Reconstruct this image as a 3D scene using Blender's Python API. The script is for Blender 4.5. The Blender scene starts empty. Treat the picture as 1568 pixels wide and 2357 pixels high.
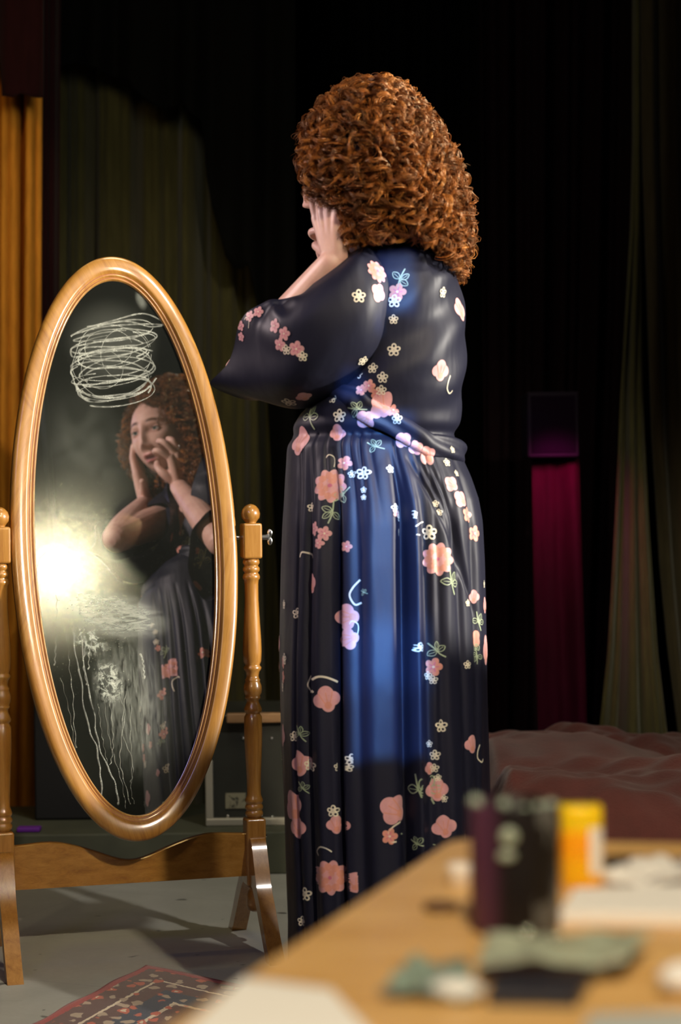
import bpy, math, random
import numpy as np
from mathutils import Vector, Matrix
from mathutils.bvhtree import BVHTree
random.seed(4); rng = np.random.default_rng(4)
PI = math.pi
col = bpy.context.scene.collection
V = lambda *a: np.array(a, float)

# ------------------------------------------------------------------ camera frame
FPX, CX, YH, ROLL, CAMZ = 4700.0, 784.0, 1159.0, math.radians(0.7), 0.98
CR, SR = math.cos(ROLL), math.sin(ROLL)
def P(px, py, t):                       # world point seen at a pixel, t metres ahead
    x = px - CX; y = py - YH
    return V((CR*x - SR*y)/FPX*t, t, CAMZ - (SR*x + CR*y)/FPX*t)
def ZP(px, py, z):                      # point of the horizontal plane at height z
    x = px - CX; y = py - YH
    return P(px, py, (CAMZ - z)*FPX/(SR*x + CR*y))
FP = lambda px, py: ZP(px, py, 0.0)
# mirror plane
MN = V(0.25967448, -0.94228493, 0.21134869); MN /= np.linalg.norm(MN)
MC = V(-0.47144, 4.465, CAMZ - 0.0759)
MU = V(0.9640, 0.2658, 0.0); MU -= MN*MU.dot(MN); MU /= np.linalg.norm(MU)
MV = np.cross(MN, MU); MV = -MV if MV[2] < 0 else MV
def G(px, py):                          # pixel -> coordinates on the glass
    o = V(0, 0, CAMZ); d = P(px, py, 1.0) - o
    q = o + d*((MC - o).dot(MN)/d.dot(MN)) - MC
    return V(q.dot(MU), q.dot(MV))
def reflect(q): return q - 2*(q - MC).dot(MN)*MN

# ------------------------------------------------------------------ node helpers
class NT:
    def __init__(s, tree): s.t = tree; s.n = tree.nodes; s.l = tree.links
    def new(s, ty, **k):
        nd = s.n.new(ty)
        for a, b in k.items(): setattr(nd, a, b)
        return nd
    def lk(s, a, b): s.l.new(a, b)
    def math(s, op, a, b=None, c=None, clamp=False):
        nd = s.new('ShaderNodeMath', operation=op, use_clamp=clamp)
        for i, v in enumerate((a, b, c)):
            if v is None: continue
            if isinstance(v, (int, float)): nd.inputs[i].default_value = v
            else: s.lk(v, nd.inputs[i])
        return nd.outputs[0]
    def ramp(s, fac, stops, interp='LINEAR'):
        nd = s.new('ShaderNodeValToRGB'); s.lk(fac, nd.inputs[0]); cr = nd.color_ramp; cr.interpolation = interp
        while len(cr.elements) < len(stops): cr.elements.new(0.5)
        for e, (p, c) in zip(cr.elements, stops): e.position = p; e.color = (*c, 1)
        return nd.outputs[0]
    def noise(s, vec, scale, detail=3, rough=.5, dist=0, stretch=None):
        if stretch is not None:
            mp = s.new('ShaderNodeMapping'); mp.inputs['Scale'].default_value = stretch
            s.lk(vec, mp.inputs[0]); vec = mp.outputs[0]
        nd = s.new('ShaderNodeTexNoise'); s.lk(vec, nd.inputs['Vector'])
        nd.inputs['Scale'].default_value = scale; nd.inputs['Detail'].default_value = detail
        nd.inputs['Roughness'].default_value = rough; nd.inputs['Distortion'].default_value = dist
        return nd.outputs[0]
    def mix(s, fac, a, b):
        nd = s.new('ShaderNodeMix', data_type='RGBA')
        if isinstance(fac, (int, float)): nd.inputs[0].default_value = fac
        else: s.lk(fac, nd.inputs[0])
        for k, v in ((6, a), (7, b)):
            if isinstance(v, tuple): nd.inputs[k].default_value = (*v, 1)
            else: s.lk(v, nd.inputs[k])
        return nd.outputs[2]
    def bump(s, h, strength, dist=.01):
        nd = s.new('ShaderNodeBump'); s.lk(h, nd.inputs['Height'])
        nd.inputs['Strength'].default_value = strength; nd.inputs['Distance'].default_value = dist
        return nd.outputs[0]

def mat(name, color, rough=.5, metal=0, coat=0, spec=.5, sheen=0, trans=0, noise=None, bump=None, subsurf=0):
    m = bpy.data.materials.new(name); m.use_nodes = True
    N = NT(m.node_tree); b = N.n['Principled BSDF']
    b.inputs['Base Color'].default_value = (*color, 1); b.inputs['Roughness'].default_value = rough
    b.inputs['Metallic'].default_value = metal; b.inputs['Coat Weight'].default_value = coat
    b.inputs['Coat Roughness'].default_value = .12
    b.inputs['Specular IOR Level'].default_value = spec; b.inputs['Sheen Weight'].default_value = sheen
    b.inputs['Transmission Weight'].default_value = trans
    if subsurf: 
        b.inputs['Subsurface Weight'].default_value = subsurf; b.inputs['Subsurface Radius'].default_value = (.01, .004, .002)
    tc = N.new('ShaderNodeTexCoord').outputs['Object']
    if noise:                           # (scale, amount, stretch)
        f = N.noise(tc, noise[0], 4, .6, 0, noise[2] if len(noise) > 2 else None)
        c2 = tuple(min(1, x*(1+noise[1])) for x in color); c1 = tuple(x*(1-noise[1]) for x in color)
        N.lk(N.ramp(f, [(.3, c1), (.7, c2)]), b.inputs['Base Color'])
    if bump:
        N.lk(N.bump(N.noise(tc, bump[0], 4, .6), bump[1], .004), b.inputs['Normal'])
    return m

def wood_mat(name, c_dark, c_mid, c_light, rough=.36, coat=1.0, uv=True, scale=1.0, aniso=(1, 14, 14)):
    m = bpy.data.materials.new(name); m.use_nodes = True
    N = NT(m.node_tree); b = N.n['Principled BSDF']
    tcn = N.new('ShaderNodeTexCoord'); tc = tcn.outputs['UV' if uv else 'Object']
    f = N.noise(tc, 5*scale, 6, .62, .6, aniso)
    g = N.noise(tc, 40*scale, 3, .6, 0, aniso)
    fac = N.math('ADD', N.math('MULTIPLY', f, .75), N.math('MULTIPLY', g, .25))
    N.lk(N.ramp(fac, [(.32, c_dark), (.5, c_mid), (.68, c_light)]), b.inputs['Base Color'])
    b.inputs['Roughness'].default_value = rough; b.inputs['Coat Weight'].default_value = coat
    b.inputs['Coat Roughness'].default_value = .14
    N.lk(N.bump(g, .08, .001), b.inputs['Normal'])
    return m

M = {}
M['oak'] = wood_mat('varnished_oak', (.24, .100, .014), (.37, .170, .029), (.46, .235, .052))
M['oak_obj'] = wood_mat('varnished_oak_turned', (.24, .096, .013), (.36, .162, .027), (.44, .215, .048), uv=False, aniso=(14, 14, 1.2))
M['oak_bar'] = wood_mat('varnished_oak_rail', (.25, .105, .014), (.37, .172, .029), (.45, .230, .050), uv=False, aniso=(1.2, 14, 14))
M['oak_seam'] = mat('mould_line', (.30, .10, .05), .45)
M['table'] = wood_mat('pine_table', (.50, .26, .075), (.68, .40, .14), (.78, .50, .21), rough=.45, coat=.15, uv=False, aniso=(1.0, 7, 7))
M['metal'] = mat('steel', (.7, .7, .68), .25, 1)
M['black'] = mat('black_plastic', (.012, .012, .013), .35)
M['wall'] = mat('black_wall', (.006, .006, .006), .9, spec=.05)

# ------------------------------------------------------------------ object helpers
def tag(o, label=None, cat=None, group=None, kind=None):
    if label: o['label'] = label
    if cat: o['category'] = cat
    if group: o['group'] = group
    if kind: o['kind'] = kind
    return o
def empty(name, loc, label=None, cat=None, group=None):
    o = bpy.data.objects.new(name, None); col.objects.link(o); o.location = tuple(loc)
    o.empty_display_size = .05
    return tag(o, label, cat, group)
def mesh(name, verts, faces, mats, parent=None, smooth=True, mi=None, uv=None):
    me = bpy.data.meshes.new(name)
    verts = np.asarray(verts, float)
    if parent is not None:
        pm = np.array(parent_matrix(parent).inverted())
        verts = verts @ pm[:3, :3].T + pm[:3, 3]
    if isinstance(faces, np.ndarray):
        k = faces.shape[1]; n = len(faces)
        me.vertices.add(len(verts)); me.vertices.foreach_set('co', verts.astype('f').ravel())
        me.loops.add(n*k); me.loops.foreach_set('vertex_index', faces.astype('i').ravel())
        me.polygons.add(n); me.polygons.foreach_set('loop_start', np.arange(n, dtype='i')*k)
        me.update(calc_edges=True)
    else:
        me.from_pydata([tuple(v) for v in verts], [], [tuple(int(i) for i in f) for f in faces])
    if not isinstance(mats, (list, tuple)): mats = [mats]
    for m in mats: me.materials.append(m)
    if mi is not None: me.polygons.foreach_set('material_index', np.asarray(mi, dtype='i'))
    if uv is not None:
        l = me.uv_layers.new(name='UVMap'); idx = np.zeros(len(me.loops), 'i'); me.loops.foreach_get('vertex_index', idx)
        l.data.foreach_set('uv', np.asarray(uv, 'f')[idx].ravel())
    if smooth: me.polygons.foreach_set('use_smooth', np.ones(len(me.polygons), bool))
    me.update()
    o = bpy.data.objects.new(name, me); col.objects.link(o)
    if parent is not None: o.parent = parent
    return o
def parent_matrix(p):
    m = p.matrix_basis.copy()
    return parent_matrix(p.parent) @ m if p.parent else m
class MB:
    def __init__(s): s.v = []; s.f = []; s.m = []; s.n = 0
    def add(s, v, f, m=0):
        v = np.asarray(v, float); s.v.append(v)
        for q in f: s.f.append(tuple(int(i)+s.n for i in q)); s.m.append(m)
        s.n += len(v)
    def box(s, c, size, R=None, m=0):
        h = np.array(size)/2; v = np.array([[x, y, z] for x in (-1, 1) for y in (-1, 1) for z in (-1, 1)])*h
        if R is not None: v = v @ np.array(R).T
        s.add(v+np.array(c), [(0, 1, 3, 2), (4, 6, 7, 5), (0, 4, 5, 1), (2, 3, 7, 6), (0, 2, 6, 4), (1, 5, 7, 3)], m)
    def build(s, name, mats, parent=None, smooth=False, uv=None, bevel=0, seg=3):
        o = mesh(name, np.vstack(s.v), s.f, mats, parent, smooth, s.m, uv)
        if bevel:
            b = o.modifiers.new('b', 'BEVEL'); b.width = bevel; b.segments = seg; b.limit_method = 'ANGLE'; b.angle_limit = .6
            o.data.polygons.foreach_set('use_smooth', np.ones(len(o.data.polygons), bool))
            w = o.modifiers.new('w', 'WEIGHTED_NORMAL'); w.keep_sharp = True
        return o
def grid_faces(nu, nv, close_u=False, off=0):          # verts index i*nv+j , i<nu
    I = np.arange(nu if close_u else nu-1); J = np.arange(nv-1)
    a, b = np.meshgrid(I, J, indexing='ij'); a2 = (a+1) % nu
    return (np.stack([a*nv+b, a2*nv+b, a2*nv+b+1, a*nv+b+1], -1).reshape(-1, 4)+off)
def lathe(prof, n=40):                                   # prof (r,z) list -> verts, faces
    prof = np.array(prof, float); th = np.linspace(0, 2*PI, n, endpoint=False)
    v = np.stack([np.outer(np.cos(th), prof[:, 0]), np.outer(np.sin(th), prof[:, 0]), np.tile(prof[:, 1], (n, 1))], -1).reshape(-1, 3)
    f = [tuple(q) for q in grid_faces(n, len(prof), True)]
    return v, f
def tube(pts, rad, n=12, caps=True, flat=None):
    pts = np.array(pts, float); k = len(pts); rad = np.broadcast_to(np.array(rad, float), (k,))
    T = np.gradient(pts, axis=0); T /= np.linalg.norm(T, axis=1)[:, None]+1e-12
    ref = V(0, 0, 1) if abs(T[0][2]) < .9 else V(1, 0, 0)
    A = np.cross(T[0], ref); A /= np.linalg.norm(A); vs = []
    th = np.linspace(0, 2*PI, n, endpoint=False)
    for i in range(k):
        A = A - T[i]*A.dot(T[i]); A /= np.linalg.norm(A); B = np.cross(T[i], A)
        vs.append(pts[i]+rad[i]*(np.outer(np.cos(th), A)+np.outer(np.sin(th), B)))
    v = np.vstack(vs); f = []
    for i in range(k-1):
        for j in range(n):
            j2 = (j+1) % n; f.append((i*n+j, i*n+j2, (i+1)*n+j2, (i+1)*n+j))
    if caps: f.append(tuple(range(n))[::-1]); f.append(tuple((k-1)*n+j for j in range(n)))
    return v, f
def smooth_path(pts, n):
    pts = np.array(pts, float); k = len(pts); out = []
    for s in np.linspace(0, k-1, n):
        i = min(int(s), k-2); u = s-i
        p0 = pts[max(i-1, 0)]; p1 = pts[i]; p2 = pts[i+1]; p3 = pts[min(i+2, k-1)]
        out.append(.5*((2*p1)+(-p0+p2)*u+(2*p0-5*p1+4*p2-p3)*u*u+(-p0+3*p1-3*p2+p3)*u**3))
    return np.array(out)
def capsule(pts, rads, n=20, sub=10, caps=4):            # rounded tapered limb, closed
    pts = np.array(pts, float); rads = np.array(rads, float)
    m = (len(pts)-1)*sub+1
    pr = smooth_path(np.c_[pts, rads], m); p = pr[:, :3]; r = pr[:, 3]
    d0 = p[0]-p[1]; d0 /= np.linalg.norm(d0); d1 = p[-1]-p[-2]; d1 /= np.linalg.norm(d1)
    a = np.linspace(PI/2*.94, 0, caps+1)[:-1]
    P0 = [p[0]+d0*r[0]*math.sin(x) for x in a]; R0 = [r[0]*math.cos(x) for x in a]
    P1 = [p[-1]+d1*r[-1]*math.sin(x) for x in a[::-1]]; R1 = [r[-1]*math.cos(x) for x in a[::-1]]
    return tube(np.vstack([P0, p, P1]), np.concatenate([R0, r, R1]), n)
def ellipsoid(c, ax, R=None, nu=32, nv=20):
    th = np.linspace(0, 2*PI, nu, endpoint=False); ph = np.linspace(.02, PI-.02, nv)
    v = np.stack([np.outer(np.cos(th), np.sin(ph)), np.outer(np.sin(th), np.sin(ph)), np.tile(np.cos(ph), (nu, 1))], -1).reshape(-1, 3)*np.array(ax)
    if R is not None: v = v @ np.array(R)                # rows of R are the axes
    f = [tuple(q) for q in grid_faces(nu, nv, True)]
    f.append(tuple(i*nv for i in range(nu))[::-1]); f.append(tuple(i*nv+nv-1 for i in range(nu)))
    return v+np.array(c), f

# ------------------------------------------------------------------ setting
def fm():
    m = bpy.data.materials.new('grey_linoleum'); m.use_nodes = True
    N = NT(m.node_tree); b = N.n['Principled BSDF']; tc = N.new('ShaderNodeTexCoord').outputs['Object']
    f = N.noise(tc, 2.2, 5, .6, .4); g = N.noise(tc, 60, 3, .7)
    base = N.ramp(f, [(.3, (.40, .405, .355)), (.55, (.50, .505, .45)), (.75, (.58, .585, .52))])
    sp = N.noise(tc, 16, 2, .5, .2)
    base = N.mix(N.ramp(sp, [(.70, (0, 0, 0)), (.74, (1, 1, 1))]), base, (.10, .10, .085))
    base = N.mix(N.math('MULTIPLY', g, .25), base, (.2, .2, .18))
    mp = N.new('ShaderNodeMapping'); mp.inputs['Rotation'].default_value = (0, 0, .42); N.lk(tc, mp.inputs[0])
    br = N.new('ShaderNodeTexBrick'); N.lk(mp.outputs[0], br.inputs['Vector']); br.offset = 0
    br.inputs['Scale'].default_value = 1; br.inputs['Mortar Size'].default_value = .0035
    br.inputs['Brick Width'].default_value = .9; br.inputs['Row Height'].default_value = .9
    br.inputs['Color1'].default_value = (0, 0, 0, 1); br.inputs['Color2'].default_value = (.12, .12, .12, 1); br.inputs['Mortar'].default_value = (1, 1, 1, 1)
    N.lk(N.mix(N.math('MULTIPLY', br.outputs[0], .55), base, (.38, .38, .35)), b.inputs['Base Color'])
    b.inputs['Roughness'].default_value = .5
    N.lk(N.bump(g, .1, .002), b.inputs['Normal'])
    return m
M['floor'] = fm()
def plane_obj(name, a, b, c, d, m, th):
    a, b, c, d = map(np.array, (a, b, c, d)); n = np.cross(b-a, d-a).astype(float); n /= np.linalg.norm(n)
    v = np.array([a, b, c, d], float); v = np.vstack([v, v-n*th])
    o = mesh(name, v, [(0, 1, 2, 3), (7, 6, 5, 4), (0, 4, 5, 1), (1, 5, 6, 2), (2, 6, 7, 3), (3, 7, 4, 0)], m, None, False)
    return tag(o, kind='structure')
XL, XR, YB, YF, ZC = -3.2, 4.0, 8.4, -2.2, 4.2
plane_obj('floor', (XL, YF, 0), (XR, YF, 0), (XR, YB, 0), (XL, YB, 0), M['floor'], .1)
plane_obj('ceiling', (XL, YF, ZC), (XL, YB, ZC), (XR, YB, ZC), (XR, YF, ZC), M['wall'], .1)
plane_obj('wall_back', (XL, YB, 0), (XR, YB, 0), (XR, YB, ZC), (XL, YB, ZC), M['wall'], .1)
plane_obj('wall_front', (XR, YF, 0), (XL, YF, 0), (XL, YF, ZC), (XR, YF, ZC), M['wall'], .1)
plane_obj('wall_left', (XL, YF, 0), (XL, YB, 0), (XL, YB, ZC), (XL, YF, ZC), M['wall'], .1)
plane_obj('wall_right', (XR, YB, 0), (XR, YF, 0), (XR, YF, ZC), (XR, YB, ZC), M['wall'], .1)

# ------------------------------------------------------------------ drapes
def cloth(name, color, rough=.85, sheen=.25):
    return mat(name, color, rough, sheen=sheen, spec=.06, noise=(9, .18, (6, 6, 1)), bump=(260, .25))
M['olive'] = cloth('olive_cloth', (.045, .041, .016), sheen=.1)
M['olive_warm'] = cloth('drab_cloth', (.036, .028, .015), sheen=.1)
M['orange'] = cloth('amber_cloth', (.42, .17, .02), sheen=0)
M['maroon_d'] = cloth('dark_maroon_cloth', (.012, .002, .003), sheen=.05)
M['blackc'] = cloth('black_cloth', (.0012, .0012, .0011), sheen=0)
M['plum'] = cloth('dark_plum_cloth', (.006, .0022, .0035), sheen=.0)
M['magenta'] = cloth('crimson_cloth', (.022, .0006, .006), .8, sheen=0)
def drape(name, rows, t, m, label, cat, folds=7, amp=.03, th=.006, nu=160, nv=60, group=None, seed=0, bottom=None, xof=None):
    """rows: (py, left px, right px) from top to bottom, at t metres; hanging folds run down the cloth"""
    r = np.array(rows, float); s = np.linspace(0, 1, nv)
    cum = np.r_[0, np.cumsum(np.abs(np.diff(r[:, 0])))]; cum /= cum[-1]
    py = np.interp(s, cum, r[:, 0]); L = np.interp(s, cum, r[:, 1]); R = np.interp(s, cum, r[:, 2])
    rr = np.random.default_rng(seed); ph = rr.uniform(0, 6.28, 6); fr = folds*np.array([1, 1.7, 2.6, .55, 3.9, 1.3])
    wt = np.array([1, .5, .25, .6, .12, .3])
    v = []
    for i in range(nu):
        u = i/(nu-1)
        for j in range(nv):
            w = 1.0 if bottom is None else bottom(u)
            yy = py[0]+(py[j]-py[0])*w
            q = P(L[j]+(R[j]-L[j])*u, yy, t)
            q[1] += amp*(wt*np.sin(2*PI*fr*u+ph+.5*np.sin(3*s[j]+ph[::-1]))).sum()
            v.append(q)
    f = grid_faces(nu, nv)
    o = mesh(name, v, f, m); md = o.modifiers.new('s', 'SOLIDIFY'); md.thickness = th
    return tag(o, label, cat, group)
drape('backdrop_curtain', [(-260, -400, 2050), (1960, -400, 2050)], 8.0, M['blackc'], 'black full-height backdrop cloth hanging behind everything', 'curtain', 26, .03, seed=1, nu=420, nv=12)
drape('side_curtain', [(-250, -160, 97), (600, -160, 92), (1950, -160, 88)], 6.0, M['orange'], 'amber orange lit curtain at the far left edge', 'curtain', 5, .022, seed=2)
drape('curtain_edge', [(-250, 96, 137), (1000, 92, 130), (1950, 88, 128)], 6.12, M['maroon_d'], 'narrow dark maroon curtain strip beside the amber curtain', 'curtain', 1.2, .012, seed=3, nu=40)
drape('stage_curtain', [(-250, 128, 660), (300, 130, 655), (1950, 126, 650)], 6.6, M['olive'], 'wide dull olive green curtain behind the oval mirror', 'curtain', 6.2, .030, seed=11, nu=260)
# black sheet shaped like the scalloped shadow on the olive curtain, running down rightwards
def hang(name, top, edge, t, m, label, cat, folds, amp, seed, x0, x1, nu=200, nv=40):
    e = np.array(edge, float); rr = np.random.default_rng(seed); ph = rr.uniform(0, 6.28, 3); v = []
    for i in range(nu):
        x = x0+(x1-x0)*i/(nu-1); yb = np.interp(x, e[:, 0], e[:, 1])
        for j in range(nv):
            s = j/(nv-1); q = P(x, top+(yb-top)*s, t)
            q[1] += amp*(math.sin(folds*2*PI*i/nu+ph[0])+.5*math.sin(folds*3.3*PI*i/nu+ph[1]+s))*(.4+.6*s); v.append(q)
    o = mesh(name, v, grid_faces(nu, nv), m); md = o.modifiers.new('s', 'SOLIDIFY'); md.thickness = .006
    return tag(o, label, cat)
hang('dark_sheet', -260, [(100, 160), (135, 152), (170, 143), (240, 168), (300, 188), (308, 206), (330, 226), (352, 242), (380, 251), (404, 245),
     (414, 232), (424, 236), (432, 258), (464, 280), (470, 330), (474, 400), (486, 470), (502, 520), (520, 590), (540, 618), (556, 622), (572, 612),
     (580, 640), (596, 720), (612, 860), (622, 1000), (640, 1300), (660, 1700), (680, 1900)], 6.36, M['blackc'], 'black sheet standing in for the scalloped shadow over the olive curtain', 'drape', 5, .02, 5, 100, 680, nu=320)
hang('dark_sheet', -260, [(-160, 150), (4, 138), (8, 222), (30, 226), (48, 216), (70, 222), (100, 224)], 5.85, M['maroon_d'], 'dark maroon sheet above the amber orange curtain', 'drape', 3, .012, 6, -160, 100, nu=140)
drape('black_drape', [(-250, 640, 1130), (900, 640, 1150), (1950, 640, 1190)], 7.4, M['blackc'], 'black drape behind the woman', 'curtain', 6, .03, seed=8)
drape('plum_drape', [(-250, 1100, 1470), (700, 1110, 1450), (1950, 1120, 1400)], 7.0, M['plum'], 'very dark plum drape behind the crimson strip', 'curtain', 5, .02, seed=9)
drape('olive_curtain', [(-250, 1462, 1470), (330, 1462, 1470), (520, 1455, 1474), (900, 1428, 1478), (1200, 1415, 1492), (1500, 1398, 1512), (1700, 1376, 1536), (1790, 1350, 1540), (1960, 1335, 1535)],
      6.3, M['olive'], 'olive green curtain gathered narrow at the top, flaring down to the blanket', 'curtain', 2.4, .02, seed=15, nu=80)
drape('olive_curtain', [(-250, 1476, 1700), (330, 1480, 1700), (700, 1492, 1700), (1000, 1502, 1700), (1300, 1520, 1710), (1500, 1540, 1710), (1750, 1572, 1720), (1960, 1575, 1720)],
      6.52, M['olive_warm'], 'brownish olive curtain cut off by the right edge', 'curtain', 3.0, .02, seed=16, nu=80)
# hanging loudspeaker-like black case above the crimson strip
sp = empty('black_case', P(1265, 1055, 6.12), 'black boxy case hanging just above the crimson strip', 'case')
mb = MB(); c = P(1265, 980, 6.12); wz = 150/FPX*6.1; mb.box(c, (118/FPX*6.1, .22, wz)); mb.build('body', mat('black_laminate', (.004, .002, .006), .8, spec=.1), sp, bevel=.008)
mb = MB(); mb.box(c+V(0, -.112, 0), (100/FPX*6.1, .006, wz*.86)); mb.build('front_panel', mat('speaker_cloth', (.003, .001, .004), .9, spec=.03), sp, bevel=.002)
# column carrying the crimson strip
o = drape('crimson_strip', [(1056, 1225, 1330), (1300, 1229, 1336), (1600, 1238, 1345), (1960, 1245, 1352)], 6.1, M['magenta'], 'crimson strip of cloth glowing magenta, hanging behind the woman', 'cloth', 1.0, .012, seed=17, nu=50)

# ------------------------------------------------------------------ riser, road case
RZ = .113
M['riser'] = mat('riser_paint', (.075, .080, .050), .7, noise=(4, .25))
mb = MB(); mb.box((-.62, 5.41+.26, RZ/2), (1.82, .52, RZ)); o = mb.build('stage_riser', M['riser'], None, bevel=.006)
tag(o, 'low grey green platform on the floor behind the mirror', 'platform')
cs = empty('road_case', (-.25, 5.60, RZ), 'dark road case with pale metal edges and a paper label, on the platform', 'case')
def XP(px, py, t): return P(px, py, t)
tC = 5.52
a = P(474, 1905, tC); b = P(700, 1905, tC); w = b[0]-a[0]; H = P(474, 1645, tC)[2]-a[2]; x0 = a[0]; zb = RZ
M['case'] = mat('case_laminate', (.028, .030, .024), .5, noise=(5, .3)); M['trim'] = mat('case_trim', (.50, .47, .38), .4, .3)
M['trimw'] = mat('plank', (.34, .19, .09), .5, noise=(12, .2, (1, 8, 8)))
mb = MB(); mb.box((x0+w/2, tC+.20, zb+H/2), (w-.012, .38, H-.012)); mb.build('body', M['case'], cs, bevel=.006)
e = .021
mb = MB(); mb.box((x0+e/2, tC, zb+H*.29), (e, .022, H*.58)); mb.build('edge_trim', M['trim'], cs, bevel=.004)
mb = MB(); mb.box((x0+w-e/2, tC, zb+H/2), (e, .022, H)); mb.build('edge_trim', M['trim'], cs, bevel=.004)
mb = MB(); mb.box((x0+w/2, tC-.002, zb+e/2), (w, .022, e)); mb.build('edge_trim', M['trim'], cs, bevel=.004)
mb = MB(); mb.box((x0+w/2+.03, tC-.006, zb+H-.014), (w-.06, .03, .026)); tag(mb.build('edge_trim', M['trimw'], cs, bevel=.004), 'brown wooden top edge')
def label_mat():
    m = bpy.data.materials.new('worn_label'); m.use_nodes = True; N = NT(m.node_tree); b = N.n['Principled BSDF']
    tc = N.new('ShaderNodeTexCoord').outputs['Object']
    f = N.noise(tc, 38, 4, .7, 1.2)
    N.lk(N.ramp(f, [(.36, (.05, .05, .035)), (.46, (.30, .28, .19))]), b.inputs['Base Color']); b.inputs['Roughness'].default_value = .6
    return m
p0 = P(519, 1862, tC); p1 = P(566, 1826, tC)
mb = MB(); mb.box((p0+p1)/2+V(0, .008, 0), (p1[0]-p0[0], .004, p1[2]-p0[2])); mb.build('paper_label', label_mat(), cs)
for px, py in ((524, 1880), (627, 1882), (625, 1700), (560, 1700)):
    q = P(px, py, tC); v, f = ellipsoid(q+V(0, .008, 0), (.005, .004, .005), None, 12, 8); mesh('rivet', v, f, M['metal'], cs)
mb = MB(); q = P(66, 1934, 5.45); mb.box((q[0], 5.46, RZ+.007), (.062, .04, .012)); o = mb.build('purple_block', mat('purple_plastic', (.16, .02, .34), .5), None, bevel=.003)
tag(o, 'small purple strip lying on the platform, seen beside the left mirror post', 'strip')
# dark flight box behind the mirror's left half
mb = MB(); a = P(92, 1910, 5.75); b = P(420, 1910, 5.75); mb.box(((a[0]+b[0])/2, 5.78, RZ+.32), (b[0]-a[0], .26, .64)); o = mb.build('flight_box', mat('box_black', (.010, .010, .011), .6), None, bevel=.008)
tag(o, 'large plain black box on the platform, behind the left half of the mirror', 'box')

# ------------------------------------------------------------------ bed under a maroon blanket
def bed():
    x0, x1, y0, y1 = .32, 2.3, 4.45, 5.9
    nu, nv = 220, 160; v = []
    for i in range(nu):
        u = i/(nu-1); x = x0+(x1-x0)*u
        for j in range(nv):
            s = j/(nv-1)
            # profile: up the front side, over the top, down the back
            a = s*PI; y = (y0+y1)/2-(y1-y0)/2*np.sign(math.cos(a))*abs(math.cos(a))**.45
            ztop = .345-.03*max(0, (x-.8))-.02*max(0, x-1.2)+.012*math.sin(3.1*x+1)
            z = ztop*abs(math.sin(a))**.28
            env = min(1, u/.03, (1-u)/.03); z *= env**.3 if env < 1 else 1
            wr = .016*math.sin(9*x+5*y+2*math.sin(4*y))+.011*math.sin(17*x-11*y+3*math.sin(6*x))+.006*math.sin(31*y+8*x)
            wr += .004*math.sin(47*x+9*y+2*math.sin(21*y))+.003*math.sin(70*y-23*x)
            wr += -.026*math.exp(-((x-1.02+.55*(y-4.9))/.05)**2)-.024*math.exp(-((x-1.35+.9*(y-4.8))/.05)**2)
            v.append((x, y-.3*wr, max(.0, z+wr*min(1, z/.1))))
    m = mat('maroon_blanket', (.080, .019, .014), .95, sheen=.12, noise=(7, .25), bump=(120, .5))
    o = mesh('blanket', v, grid_faces(nu, nv), m); md = o.modifiers.new('s', 'SOLIDIFY'); md.thickness = .012; md.offset = -1
    return tag(o, 'rumpled dark maroon blanket over a low bed, right of the woman', 'blanket')
bed()

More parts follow.
